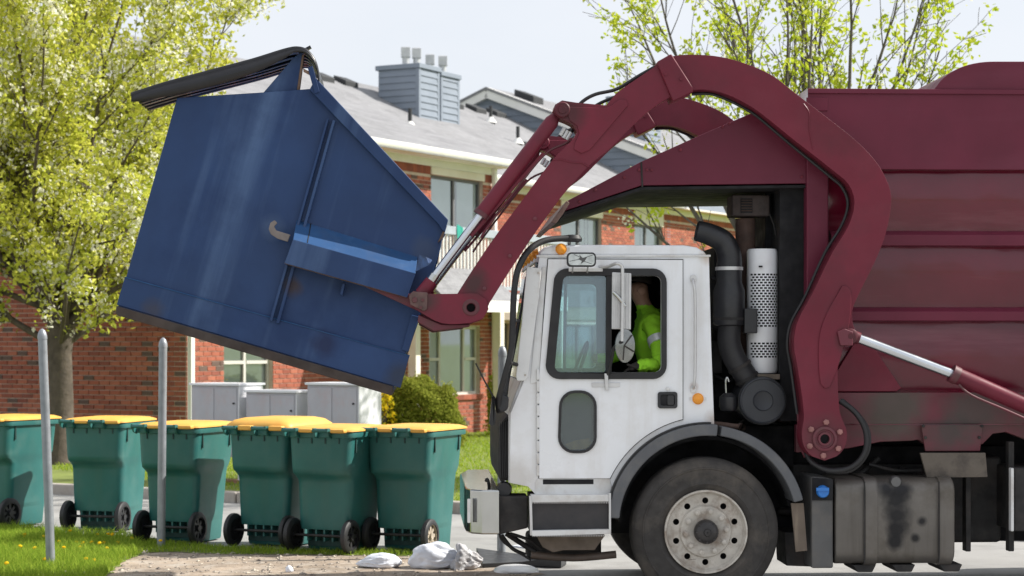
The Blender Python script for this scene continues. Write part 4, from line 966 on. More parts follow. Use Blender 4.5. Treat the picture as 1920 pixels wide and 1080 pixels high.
for k in range(9): plate('hinge_knuckle', [(1008, 692+k*22.5), (1013, 692+k*22.5), (1013, 712+k*22.5), (1008, 712+k*22.5)], YC-.022, YC-.006, white_dirty, door, bevel=.004)
mb = plate('mirror_bracket', [(1111, 718), (1165, 718), (1164, 726), (1112, 726)], YC-.022, YC-.0165, alu, door, bevel=.002); plate('bracket_clip', [(1135, 700), (1142, 700), (1143, 732), (1137, 732)], YC-.045, YC-.023, alu, mb, bevel=.003)
# grab rail, side lamp, roof lamps
gh = ptube('grab_rail', [(1303, 524, YC), (1303, 530, YC-.05), (1306, 560, YC-.055), (1306, 690, YC-.055), (1304, 722, YC-.05), (1304, 728, YC)], .011, alu, cab)
for y in (522, 730): plate('rail_foot', win_poly(1298, y-7, 1309, y+7, 0, 4), YC-.006, YC+.003, alu, gh, bevel=.002)
def lamp(px, py, Y, r, parent):
    c = W(px, py, Y); l = B().lathe([(r*1.15, 0), (r*1.15, -.006), (r, -.008), (r*.9, -.024), (r*.5, -.034), (.001, -.037)], c, (0, 1, 0), 18).build('marker_lamp', amber, parent)
    B().bar(c+Vector((-r*1.7, -.002, 0)), c+Vector((r*1.7, -.002, 0)), .006, r*.6, up=(0, 0, 1)).build('lamp_base', white_dirty, l)
lamp(1312, 748, YC+.002, .036, cab); lamp(1054, 467, YC-.002, .036, cab)
for k in range(5):
    c = W(1016, 474, YC); c.y = YC+.12+.45*k; B().lathe([(.04, 0), (.036, -.03), (.02, -.045)], c+Vector((-.01, 0, .0)), (.9, 0, .25), 14).build('marker_lamp', amber, cab)
# mirrors
mir = plate('mirror', [(1148, 510), (1184, 512), (1183, 618), (1147, 617)], 14.06, 14.10, alu, cab, bevel=.006)
for k in range(7): plate('mirror_rib', [(1151+k*4.6, 512), (1153+k*4.6, 512), (1152.5+k*4.6, 616), (1150.5+k*4.6, 616)], 14.053, 14.0595, alu, mir, bevel=.002)
ptube('mirror_arm', [(1128, 500, 14.26), (1140, 500, 14.15), (1155, 494, 14.04), (1164, 497, 14.03), (1167, 508, 14.03), (1167, 560, 14.03), (1166, 640, 14.03)], .012, alu, mir)
ptube('mirror_clamp', [(1150, 548, 14.04), (1158, 556, 14.03), (1166, 566, 14.03), (1172, 574, 14.03)], .012, chrome, mir)
ptube('mirror_stay', [(1166, 640, 14.03), (1152, 652, 14.10), (1148, 672, 14.16), (1142, 700, 14.24), (1140, 712, 14.26)], .013, black_plastic, mir)
rm_ = B(); c = W(1172, 648, 14.06); rm_.lathe([(.004, -.025), (.06, -.022), (.088, -.008), (.092, .004), (.085, .012)], (0, 0, 0), (0, 1, 0), 30)
rm_.v = [(v[0]*.78+c.x, v[1]+c.y, v[2]*1.32+c.z) for v in rm_.v]; rm_.build('round_mirror', M('mirror_shell', (.30, .31, .30), .25, metal=.8, var=.3, vs=9), mir)
for q in ((1185, 628), (1190, 660), (1168, 675)): ptube('mirror_spoke', [(1170, 648, 14.02), (q[0], q[1], 14.035)], .005, dark_metal, mir, sub=1)
tm = plate('top_mirror', win_poly(1063, 473, 1118, 500, 0, 8), 14.10, 14.15, black_plastic, cab, bevel=.006)
plate('mirror_glass', win_poly(1066, 476, 1115, 497, 0, 6), 14.0955, 14.0985, M('cracked_mirror', (.50, .52, .50), .12, metal=1, var=.3, vs=14), tm, bevel=0)
plate('missing_shard', [(1086, 477), (1093, 484), (1101, 482), (1096, 490), (1089, 495), (1091, 489), (1084, 486), (1088, 482)], 14.092, 14.0953, M('mirror_backing', (.10, .10, .10), .8), tm, bevel=0)
for a_, b__ in (((1068, 490), (1086, 486)), ((1093, 484), (1112, 478)), ((1096, 490), (1110, 495)), ((1076, 477), (1088, 482))): B().bar(W(*a_, 14.094), W(*b__, 14.094), .003, .003).build('mirror_crack', pitch, tm)
for a in (1075, 1103): ptube('mirror_foot', [(a, 498, 14.14), (a, 506, 14.2), (a, 511, 14.25)], .006, alu, tm, sub=1)
pbox('mirror_bar', 1068, 1132, 502, 509, 14.22, 14.26, white_dirty, tm, bevel=.004)
# black hose-like bar sweeping round the cab corner, wiper arms
bar_ = ptube('convex_mirror_bar', [(1088, 449, 14.30), (1060, 447, 14.28), (1020, 452, 14.22), (990, 472, 14.16), (970, 510, 14.12), (963, 560, 14.10), (961, 620, 14.10), (958, 660, 14.11), (946, 710, 14.15), (936, 750, 14.20), (938, 772, 14.24)], .023, black_rub, cab, 12)
B().lathe([(.07, .0), (.075, -.02), (.06, -.045), (.02, -.05)], W(1075, 453, 14.33), (0, 0, -1), 18).build('bar_pad', black_rub, bar_); B().tube([W(1070, 452, 14.3), W(1070, 461, 14.36)], .012, 8).build('bar_post', alu, bar_)
for q in (((960, 600), (975, 602)), ((956, 680), (972, 684))): ptube('bar_bracket', [(q[0][0], q[0][1], 14.11), (q[1][0], q[1][1], 14.25)], .014, dark_metal, bar_, sub=1)
for pts in ([(985, 560, 14.4), (968, 640, 14.3), (948, 735, 14.28), (946, 765, 14.3)], [(992, 520, 14.6), (975, 620, 14.45), (955, 720, 14.36), (950, 770, 14.36)], [(980, 600, 14.8), (962, 690, 14.6), (952, 760, 14.5)]):
    ptube('wiper_arm', pts, .009, black_plastic, cab)
plate('mirror_head', win_poly(918, 744, 929, 798, 5, 5), 14.15, 14.26, black_plastic, cab, bevel=.02)
plate('mirror_mount', [(926, 752), (942, 736), (956, 744), (954, 768), (938, 776)], 14.2, 14.34, black_plastic, cab, bevel=.02)
ptube('antenna', [(931, 752, 14.2), (910, 715, 14.2), (893, 681, 14.2)], .006, black_plastic, cab, 6, 1)
# steps, bumper
plate('skirt', [(1010, 897), (1146, 897), (1150, 915), (1150, 928), (1005, 928), (1005, 905)], YC-.004, YC+.06, white_dirty, cab, bevel=.006)
plate('skirt_slot', [(1020, 899), (1115, 899), (1115, 908), (1020, 908)], YC-.0065, YC-.0045, pitch, cab, bevel=0)
st = plate('step_box', [(996, 930), (1143, 930), (1143, 1000), (996, 1000)], 14.22, 14.7, M('black_step_panel', (.022, .022, .026), .45, var=.3, vs=4, dirt=((.07, .06, .055), .4, 4)), bevel=.006)
plate('step_tread', [(996, 928), (1145, 928), (1144, 941), (998, 942)], 14.19, 14.30, white_dirty, st, bevel=.004); plate('step_tread', [(997, 995), (1146, 993), (1146, 1002), (999, 1005)], 14.17, 14.50, white_dirty, st, bevel=.004)
for k in range(46):
    x = 999+k*3.15; plate('tread_tooth', [(x, 942), (x+1.7, 942), (x+.8, 945)], 14.188, 14.2, white_dirty, st, bevel=0); plate('tread_tooth', [(x, 1004), (x+1.7, 1004), (x+.8, 1007)], 14.168, 14.18, white_dirty, st, bevel=0)
plate('step_side', [(993, 930), (998, 930), (1000, 1004), (995, 1004)], 14.18, 14.22, alu, st, bevel=.002); plate('step_side', [(1143, 925), (1147, 925), (1147, 1002), (1143, 1002)], 14.18, 14.22, alu, st, bevel=.002)
plate('step_bracket', [(1010, 1007), (1138, 1004), (1118, 1032), (1060, 1032), (1040, 1036), (1020, 1026)], 14.35, 14.55, M('muddy_bracket', (.15, .12, .095), .85, var=.3, vs=6), st, bevel=.006)
bump = plate('bumper_end', [(936, 930), (992, 930), (992, 990), (938, 1002)], YC+.0, YC+.3, dark_metal, bevel=.012)
bc = B(); zb0, zb1 = CAM_H+(640-1000)/FOC*14.3, CAM_H+(640-917)/FOC*14.3
outl = [((938-960)/FOC*14.25, 14.225), ((905-960)/FOC*14.25, 14.23), ((884-960)/FOC*14.25, 14.30), ((876-960)/FOC*14.25, 14.42), ((874-960)/FOC*14.25, 14.7), ((872-960)/FOC*14.25, 16.0), ((890-960)/FOC*14.25, 16.5), ((938-960)/FOC*14.25, 16.52)]
bc.loft([[(x, y, z) for x, y in outl] for z in (zb0, zb1)]); bumper = bc.build('bumper', chrome, truck, bevel=.012)
plate('bumper_lamp', win_poly(878, 935, 884, 980, 0, 2), 14.25, 14.28, white_dirty, bumper, bevel=.002)
ptube('tow_hook', [(922, 918, 14.5), (920, 905, 14.45), (917, 898, 14.45), (915, 903, 14.45)], .012, dark_metal, bumper)
B().lathe([(.05, 0), (.06, .05), (.05, .1)], W(948, 918, 14.35), (0, 1, 0), 16).build('air_horn', black_plastic, bumper)
# steering gear below
ptube('drag_link', [(1000, 1040, 14.5), (1080, 1046, 14.5), (1160, 1040, 14.5)], .028, M('oily_steel', (.10, .075, .06), .6, var=.3, vs=7))
for pts, r in (([(945, 1003, 14.5), (965, 1028, 14.5), (990, 1040, 14.5)], .014), ([(955, 1000, 14.6), (985, 1020, 14.55), (1010, 1036, 14.5)], .02), ([(960, 1000, 14.4), (995, 1012, 14.45), (1020, 1030, 14.5)], .012), ([(940, 1000, 14.45), (950, 1018, 14.45), (1000, 1050, 14.5)], .008)):
    ptube('under_hose', pts, r, dark_metal)
pbox('axle_beam', 1000, 1140, 1000, 1050, 15.2, 15.5, dark_metal, bevel=.03)
# --- intake, exhaust, air filter behind the cab ----------------------------------------
YI = 14.55
ink = B(); path = [W(1312, 432, YI), W(1335, 438, YI), W(1362, 452, YI), W(1374, 478, YI), W(1374, 505, YI)]
ink.tube(spline(path, 5), [.075+.02*i/20 for i in range(21)], 20, cap=False)
intake = ink.build('air_intake', black_plastic, truck); intake.modifiers.new('t', 'SOLIDIFY').thickness = .008
c = W(1374, 500, YI); B().lathe([(.103, 0), (.103, -.025)], c, (0, 0, 1), 24).build('intake_clamp', alu, intake)
B().lathe([(.095, 0), (.095, -.10), (.115, -.16), (.118, -.38), (.112, -.41), (.085, -.42)], W(1374, 504, YI), (0, 0, 1), 28).build('pre_cleaner', black_plastic, intake)
B().lathe([(.121, 0), (.121, -.02)], W(1374, 595, YI), (0, 0, 1), 28).build('intake_clamp', dark_metal, intake)
B().tube(spline([W(1376, 608, YI), W(1374, 640, YI), W(1384, 672, YI), W(1402, 700, YI), W(1420, 728, YI)], 5), .085, 18).build('intake_bend', black_rub, intake)
for q, a in (((1394, 688), (.5, 0, -.85)), ((1408, 710), (.5, 0, -.85))): B().lathe([(.092, -.012), (.092, .012)], W(q[0], q[1], YI), a, 22).build('intake_clamp', dark_metal, intake)
pbox('sensor_box', 1402, 1427, 578, 625, YI-.08, YI+.02, black_plastic, intake, bevel=.008)
c = W(1437, 752, 14.42); af = B().lathe([(.172, .45), (.172, .02), (.168, .0), (.160, -.004), (.155, .006), (.075, .004), (.07, -.004), (.062, .002), (.004, .002)], c, (0, 1, 0), 44).build('air_filter', M('dusty_black_housing', (.030, .033, .040), .45, var=.2, vs=4), truck)
B().lathe([(.178, .03), (.178, .05)], c, (0, 1, 0), 44).build('filter_band', black_rub, af)
B().lathe([(.03, .07), (.065, .04), (.068, -.03), (.055, -.06), (.02, -.07)], W(1372, 755, 14.5), (0, 0, 1), 20).build('reservoir', black_plastic, truck)
ptube('reservoir_rod', [(1368, 742, 14.5), (1367, 715, 14.5), (1370, 708, 14.5), (1373, 716, 14.5)], .008, chrome)
# exhaust: rusty pipe with rain box, white perforated heat shield
B().lathe([(.075, 0), (.075, 1.4)], W(1408, 760, 14.85), (0, 0, 1), 22).build('exhaust_pipe', rust_pipe, truck)
eb = pbox('exhaust_box', 1382, 1453, 364, 404, 14.72, 15.0, M('sooty_box', (.06, .045, .042), .75, var=.4, vs=8), bevel=.012)
pbox('exhaust_grating', 1398, 1420, 371, 398, 14.712, 14.719, pitch, eb, bevel=0)
for k in range(5): pbox('grating_slat', 1399, 1419, 373+k*5, 375+k*5, 14.706, 14.7115, rust_pipe, eb, bevel=0)
sh = B(); cS = W(1438, 582, 14.66); zt, zb = CAM_H+(640-465)/FOC*14.54, CAM_H+(640-700)/FOC*14.54
sh.lathe([(.105, zb-cS.z), (.115, zb-cS.z+.02), (.115, zt-cS.z-.02), (.105, zt-cS.z), (.03, zt-cS.z+.004)], cS, (0, 0, 1), 40, cap=False)
shield = sh.build('heat_shield', white_paint, truck)
sl = B()
def slot(row, k, py):
    a = -math.pi/2+math.radians(-52+(k+.5*(row % 2))*15.5); z = CAM_H+(640-py)/FOC*14.54; R_ = .1158; w_ = math.radians(5.2); h = .0065
    if a > -math.pi/2+math.radians(62): return
    for a0, a1 in ((a-w_, a), (a, a+w_)):
        sl.add([(cS.x+R_*math.cos(t), cS.y+R_*math.sin(t), z+s_*h) for t, s_ in ((a0, -1), (a1, -1), (a1, 1), (a0, 1))], [(0, 1, 2, 3)])
for r_ in range(20):
    for k in range(8): slot(r_, k, 514+r_*5.1)
for r_ in range(6):
    for k in range(8): slot(r_, k, 644+r_*5.0)
tag(sl.build('shield_slots', pitch, shield, fixn=False), kind='stuff')
B().bar(W(1430, 499, 14.533), W(1437, 499, 14.533), .012, .012).build('shield_keyhole', pitch, shield)
pbox('shield_foot', 1425, 1470, 702, 712, 14.5, 14.8, M('muddy_plate', (.16, .13, .10), .8, var=.3, vs=8), bevel=.004)
ptube('cable', [(1452, 400, 14.7), (1460, 420, 14.7), (1464, 440, 14.7)], .006, dark_metal)
# ---------------------------------------------------------------- blue dumpster held on the forks
YD = 14.42; TILT = math.radians(16.33)
d0_ = W(228, 585, YD)
blue = M('blue_dumpster_paint', (.021, .051, .142), .44, var=.22, vs=.9, spec=.28, streak=((.10, .17, .32), .65, (2.6, 2.6, .14)), dirt=((.016, .034, .10), .6, 1.3), bump=.004, bs=3, spots=[((1.16, 0, .53), .10, (.06, .04, .035), .8), ((2.0, 0, 1.05), .14, (.05, .075, .14), .7), ((.9, 0, .9), .12, (.06, .10, .20), .7), ((2.1, 0, .12), .16, (.03, .04, .07), .8), ((.25, 0, .08), .12, (.05, .05, .07), .7), ((1.5, 0, .2), .14, (.014, .022, .07), .8)])
blue_lt = M('skylit_pocket_and_bead_blue', (.024, .078, .20), .6, var=.18, vs=3, spec=.22, streak=((.05, .12, .26), .5, (9, 9, .5)), dirt=((.05, .06, .09), .35, 6))  # lighter dumpster blue: sky light painted on the pocket top; also the weld bead
rusty = M('rusty_steel', (.19, .12, .085), .85, var=.35, vs=6, bump=.001, bs=60)
black_lid = M('black_lid_plastic', (.008, .008, .011), .28, var=.25, vs=3, dirt=((.03, .03, .035), .3, 5))
dump = thing('dumpster', d0_, 'dark blue steel dumpster tipped in mid air on the truck forks', 'dumpster', rot=(0, TILT, 0))
Rinv = Matrix.Rotation(TILT, 3, 'Y').inverted()
def DL(p): return Rinv @ (Vector(p)-d0_)
def dpp(pts, Y=YD): return [((q := DL(W(x, y, Y))).x, q.z) for x, y in pts]
def dplate(name, pts, Y0, Y1, mat, parent=dump, bevel=.005, ref=YD, holes=(), smooth=False):
    p = dpp(pts, ref); p = smooth_poly(p) if smooth else p
    return B().prism(p, Y0-YD, Y1-YD, [dpp(h, ref) for h in holes]).build(name, mat, parent, local=True, bevel=bevel)
YF = 16.30
side = [(228, 585), (340, 187), (500, 176), (588, 169), (838, 420), (828, 470), (790, 590), (740, 735)]
dplate('side_panel', side, YD, YD+.012, blue); dplate('side_panel', side, YF-.012, YF, blue)
def dwall(name, a, b_, th, mat, y0=YD+.0125, y1=YF-.0125):
    a, b_ = Vector((a[0]-960, 640-a[1]))*(YD/FOC), Vector((b_[0]-960, 640-b_[1]))*(YD/FOC); n = (b_-a).orthogonal().normalized()*th
    P = [DL((q.x, 0, q.y+CAM_H)) for q in (a, b_, b_+n, a+n)]
    return B().prism([(p.x, p.z) for p in P], y0-YD, y1-YD).build(name, mat, dump, local=True, bevel=.003)
dwall('back_panel', (229, 584), (341, 188), -.012, blue); dwall('floor_panel', (230, 584), (740, 734), .012, blue); dwall('front_panel', (740, 733), (836, 425), .012, blue); dwall('top_panel', (341, 189), (587, 171), -.012, blue)
# base skid, lower proud band, bead channel, flange
dplate('base_skid', [(229, 574), (741, 724), (741, 738), (738, 741), (231, 592), (228, 588)], YD-.03, YF+.03, M('rusty_base', (.055, .042, .038), .85, var=.4, vs=5))
dplate('lower_band', [(229, 572), (244, 521), (772, 667), (755, 727)], YD-.010, YD-.0005, blue, bevel=.004)
bd = dplate('bead_channel', [(618, 226), (622, 227), (517, 603), (512, 601)], YD-.045, YD-.0005, blue, bevel=.004)
dplate('channel_lip', [(629, 228), (634, 229), (530, 607), (524, 606)], YD-.045, YD-.0005, blue, bd, bevel=.004)
B().tube([DL(W(244, 521, YD-.012)), DL(W(772, 667, YD-.012))], .0045, 6).build('weld_bead', blue_lt, dump, local=True)
scr = M('bare_scratch', (.35, .42, .52), .6)
for x_, y_, x2_, y2_ in ((512, 648, 522, 653), (690, 690, 700, 693)):
    B().bar(DL(W(x_, y_, YD-.0015)), DL(W(x2_, y2_, YD-.0015)), .004, .003).build('scratch', scr, dump, local=True)
dplate('front_stiffener', [(775, 590), (790, 594), (770, 660), (757, 656)], YD-.02, YD-.0005, blue, bevel=.006)
dplate('rim_flange', [(586, 172), (598, 150), (844, 413), (838, 437), (832, 432), (826, 422)], YD-.045, YD+.02, blue, bevel=.006); dplate('rim_flange', [(586, 172), (598, 150), (844, 413), (832, 436), (826, 422)], YF-.02, YF+.045, blue, bevel=.006)
dplate('flange_tip', [(836, 430), (842, 424), (834, 447), (824, 456)], YD-.03, YD+.03, rusty, bevel=.004)
dplate('peak_plate', [(497, 177), (556, 108), (570, 98), (575, 108), (562, 172)], YD+.05, YD+.062, blue, bevel=.004)
dplate('peak_edge', [(571, 104), (575, 104), (566, 172), (561, 172)], YD+.04, YD+.10, rusty, bevel=.003)
dplate('hinge_strap', [(583, 132), (592, 128), (605, 176), (596, 180)], YD-.055, YD-.046, blue, bevel=.003)
dplate('hinge_strap', [(574, 132), (590, 140), (589, 146), (575, 139)], YD-.04, YD-.03, rusty, bevel=.003)
# fork pocket
A, B_, C, D_ = W(562, 413, YD), W(787, 482, YD), W(781, 513, 14.24), W(553, 450, 14.24); E1, F1 = W(765, 559, 14.24), W(537, 495, 14.24); G1, H1 = E1+Vector((-.0, YD-14.24, .0)), F1+Vector((0, YD-14.24, 0))
def dsheet(name, pts, th, mat, parent=dump, bevel=.003):
    q = [DL(p) for p in pts]; n = (q[1]-q[0]).cross(q[2]-q[0]).normalized()*th; k = len(q)
    b = B(); b.add([tuple(p) for p in q]+[tuple(p+n) for p in q], [tuple(range(k)), tuple(range(2*k-1, k-1, -1))]+[(i, (i+1) % k, k+(i+1) % k, k+i) for i in range(k)])
    return b.build(name, mat, parent, local=True, bevel=bevel)
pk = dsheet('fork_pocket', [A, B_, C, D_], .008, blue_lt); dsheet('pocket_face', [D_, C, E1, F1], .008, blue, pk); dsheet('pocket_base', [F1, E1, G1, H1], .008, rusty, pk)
q = [A, D_, F1, H1]; dsheet('pocket_end', [p+Vector((.10, .004, -.02)) for p in q], .006, pitch, pk, 0)
dplate('pocket_rib', [(648, 532), (653, 533), (648, 556), (643, 552)], YD-.10, YD-.0005, blue, pk)
dplate('hook', [(512, 433), (515, 421), (523, 416), (528, 421), (522, 428), (526, 435), (552, 443), (547, 456), (528, 450), (516, 442)], YD-.12, YD-.095, M('worn_hook_steel', (.20, .17, .16), .6, var=.2, vs=9), bevel=.003)
# torn film caught at the pocket
tf = B(); P = [W(788, 478, 14.22), W(800, 482, 14.20), W(812, 488, 14.22), W(806, 497, 14.2), W(790, 505, 14.22), W(780, 510, 14.2)]
tf.add([tuple(DL(p)) for p in P], [(0, 1, 4, 5), (1, 2, 3, 4)]); t_ = tf.build('torn_flap', M('torn_blue_vinyl', (.03, .07, .18), .4, var=.6, vs=20), dump, local=True, fixn=False, smooth=False); t_.modifiers.new('t', 'SOLIDIFY').thickness = .006
# near lid thrown open: ribbed black plastic
path = spline([DL(W(x, y, 14.40)) for x, y in ((604, 165), (602, 140), (594, 116), (580, 100), (564, 96), (540, 100), (480, 119), (400, 141), (320, 163), (256, 184))], 6)
lid = B(); ny = 46; yw = .88
prof_y = []
for j in range(ny+1):
    v = j/ny; rib = max(0, math.sin(v*math.pi*2*6))**.5*.028 if .02 < v < .98 else 0
    prof_y.append((v*yw-.02, rib))
n = len(path); vv = []
for i, p in enumerate(path):
    a = path[max(i-1, 0)]; b_ = path[min(i+1, n-1)]; t = (b_-a).normalized(); nr = Vector((t.z, 0, -t.x)); nr = nr if nr.z > 0 else -nr
    f = min(1, i/(n*.45))
    for (y, r) in prof_y: vv.append(p+Vector((0, y, 0))+nr*(r*f-.02*math.sin(i/n*3.1)*math.sin(y*3.2)))
lid.add(vv, [(i*(ny+1)+j, i*(ny+1)+j+1, (i+1)*(ny+1)+j+1, (i+1)*(ny+1)+j) for i in range(n-1) for j in range(ny)])
lo = lid.build('lid', black_lid, dump, local=True, fixn=False); lo.modifiers.new('t', 'SOLIDIFY').thickness = .010
sk = []
for i, p in enumerate(path): sk.append(p+Vector((0, -.025, .0)))
def skirt_depth(i): return .018+.085*max(0, math.sin(min(1, max(0, (i-n*.48)/(n*.52)))*math.pi*.93))
skb = B(); dn = Rinv @ Vector((0, 0, -1))
skb.add([tuple(p) for p in sk]+[tuple(p+dn*skirt_depth(i)) for i, p in enumerate(sk)], [(i, i+1, n+i+1, n+i) for i in range(n-1)])
so = skb.build('lid_skirt', black_lid, lo, local=True, fixn=False); so.modifiers.new('t', 'SOLIDIFY').thickness = .012
for q in ((297, 176), (308, 177), (343, 170), (302, 183)):
    p = DL(W(q[0], q[1], 14.385)); B().lathe([(.008, 0), (.007, -.004)], p, (0, 1, 0), 8).build('lid_hole', white_trim, lo, local=True)
B().bar(DL(W(566, 104, 14.6)), DL(W(590, 91, 14.6)), .02, .05, up=(0, 1, 0)).build('lid_stub', black_lid, lo, local=True); B().bar(DL(W(578, 106, 14.75)), DL(W(589, 99, 14.75)), .02, .05, up=(0, 1, 0)).build('lid_stub', black_lid, lo, local=True)

# ---------------------------------------------------------------- wheeled bins
bin_g = M('green_bin_plastic', (.027, .140, .132), .38, var=.16, vs=2, spec=.5, bump=.0008, bs=160, dirt=((.07, .17, .15), .5, 3.5), streak=((.055, .14, .125), .5, (9, 9, .8)))
lid_y = M('yellow_lid_plastic', (.80, .42, .075), .5, var=.06, vs=5, dirt=((.70, .42, .12), .3, 8))
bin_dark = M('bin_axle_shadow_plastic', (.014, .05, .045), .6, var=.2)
hubpl = M('pale_wheel_hub', (.42, .36, .28), .6, var=.25, vs=20)
def rr3(hx, y0, y1, z, r, n=5, cx=0):
    return [(x, y, z) for x, y in rrect(cx-hx, y0, cx+hx, y1, r, n)]
def make_bin(label, puff=0.0, bright_hub=False):
    t = thing('wheeled_bin', (0, 0, 0), label, 'bin', group='green wheeled bins with yellow lids in a row')
    b = B(); b.loft([rr3(.246, .21, .60, .012, .05), rr3(.252, .20, .61, .03, .05), rr3(.258, .19, .625, .19, .05), rr3(.260, .085, .63, .205, .055), rr3(.263, .075, .635, .25, .06), rr3(.282, .068, .675, .62, .075), rr3(.285, .060, .68, .655, .075), rr3(.289, .020, .685, .69, .075), rr3(.293, -.012, .70, .715, .07), rr3(.297, -.020, .725, .76, .07), rr3(.314, -.026, .755, 1.02, .08), rr3(.316, -.028, .758, 1.035, .08), rr3(.340, -.048, .79, 1.04, .085), rr3(.344, -.05, .795, 1.052, .085), rr3(.342, -.048, .793, 1.085, .085), rr3(.325, -.03, .776, 1.088, .08)])
    body_ = b.build('body', bin_g, t, local=True, ang=50)
    B().box(-.215, .215, .17, .185, .05, .195).build('axle_housing', bin_dark, t, local=True)
    for x in (-.17, -.085, 0, .085, .17): B().box(x-.008, x+.008, .09, .17, .10, .203).build('axle_fin', bin_g, t, local=True)
    B().tube([(-.30, .045, .155), (.30, .045, .155)], .013, 10).build('axle', dark_metal, t, local=True)
    for x in (-.262, .262):
        s_ = 1 if x > 0 else -1
        w = B().lathe([(.105, -.03), (.135, -.03), (.152, -.018), (.154, 0), (.152, .018), (.135, .03), (.105, .03)], (x+s_*.032, .045, .155), (1, 0, 0), 36, cap=False).build('wheel', black_rub, t, local=True)
        hm = hubpl if (bright_hub and x > 0) else black_plastic
        B().lathe([(.108, -.022), (.108, .022), (.098, .022), (.098, -.022)], (x+s_*.032, .045, .155), (1, 0, 0), 30, cap=False).build('rim', hm, w, local=True)
        B().lathe([(.03, -.028), (.03, .028)], (x+s_*.032, .045, .155), (1, 0, 0), 16).build('hub', hm, w, local=True)
        for k in range(8):
            a = k*math.pi/4; c = Vector((x+s_*.032, .045, .155)); e = Vector((0, math.cos(a), math.sin(a)))
            B().bar(c+e*.028, c+e*.100, .03, .018, up=(1, 0, 0)).build('spoke', hm, w, local=True)
        B().lathe([(.1, 0), (.1, .004)], (x+s_*.026, .045, .155), (1, 0, 0), 24).build('wheel_back', pitch, w, local=True)
    # side ribs under the rim, handle bars with gussets
    for y in (.10, .62):
        for s_ in (-1, 1): B().box(s_*.304, s_*.322, y, y+.016, .90, 1.035).build('rim_rib', bin_dark, body_, local=True)
    for y in (-.2, -.06, .08, .22): B().box(y-.006, y+.006, -.034, -.018, .985, 1.035).build('rim_rib', bin_dark, body_, local=True)
    for x0, x1 in ((-.315, -.165), (.0, .16)):
        h = B().tube([(x0, -.115, 1.105), (x1, -.115, 1.105)], .018, 10).build('handle', bin_g, t, local=True)
        for x in (x0+.012, x1-.012):
            g = B(); pts = [(-.135, 1.125), (-.085, 1.125), (-.045, 1.085), (-.045, 1.03), (-.10, 1.05)]
            g.add([(x-.009, y, z) for y, z in pts]+[(x+.009, y, z) for y, z in pts], [tuple(range(5)), tuple(range(9, 4, -1))]+[(i, (i+1) % 5, 5+(i+1) % 5, 5+i) for i in range(5)]); g.build('handle_gusset', bin_g, h, local=True)
    # lid
    L_ = B(); L_.loft([rr3(.335, -.045, .80, 1.090+puff*.3, .08), rr3(.352, -.055, .815, 1.094+puff*.3, .09), rr3(.350, -.05, .812, 1.108+puff*.4, .09), rr3(.30, .0, .76, 1.128+puff*.8, .09), rr3(.24, .08, .68, 1.136+puff, .09), rr3(.10, .2, .5, 1.140+puff, .07)])
    ld = L_.build('lid', lid_y, t, local=True, ang=50)
    for x0, x1 in ((-.155, -.012), (.172, .315)): B().box(x0, x1, -.115, -.045, 1.084, 1.118+puff*.2).build('lid_hinge', lid_y, ld, local=True, bevel=.012)
    return t
bins = [(18, 991, 0, 'green bin with yellow lid cut off by the left edge of the photo', 0, False),
        (230, 999, 15, 'green bin with yellow lid between the two grey posts, second from left', 0, False),
        (370, 1022, 8, 'green bin with yellow lid standing just behind the straight grey post', 0, False),
        (541, 1030, 4, 'green bin whose yellow lid bulges highest, fourth from left', .055, False),
        (657, 1040, 4, 'green bin squeezed between the bulging lid bin and the rightmost bin', 0, False),
        (806, 1038, 6, 'green bin with pale wheel hub, rightmost of the row beside the truck bumper', 0, True)]
for px_, py_, dr, lab, puff, bh in bins:
    t = make_bin(lab, puff, bh); Y = ground_y(py_); g = W(px_, py_, Y); a = -TH+math.radians(dr)
    off = Matrix.Rotation(a, 3, 'Z') @ Vector((.294, .045, 0)); t.location = (g.x-off.x, g.y-off.y, .002); t.rotation_euler = (0, 0, a)

# ---------------------------------------------------------------- grey posts
def post(bx, by, tx, ty, label):
    Y = ground_y(by); a = W(bx, by, Y); a.z = 0; b_ = W(tx, ty, Y); b_.y = Y+.05
    t = thing('steel_post', a, label, 'post', group='grey steel posts around the bins')
    d = (b_-a); r = .038
    B().tube([a+Vector((0, 0, -.1)), a+d*.3, a+d*.955], r, 20).build('pipe', steel_grey, t)
    cp = B(); cp.lathe([(r*1.06, -.02), (r*1.08, .0), (r*1.0, .025), (r*.7, .055), (r*.25, .072), (.002, .074)], a+d*.955, d, 20); cp.build('cap', steel_grey, t, fixn=True)
    return t
post(96, 1062, 76, 612, 'leaning grey steel post in the grass at the left')
post(302, 1028, 304, 630, 'straight grey steel post in front of the bins')
post(940, 1046, 942, 646, 'grey steel post half hidden behind the truck cab')

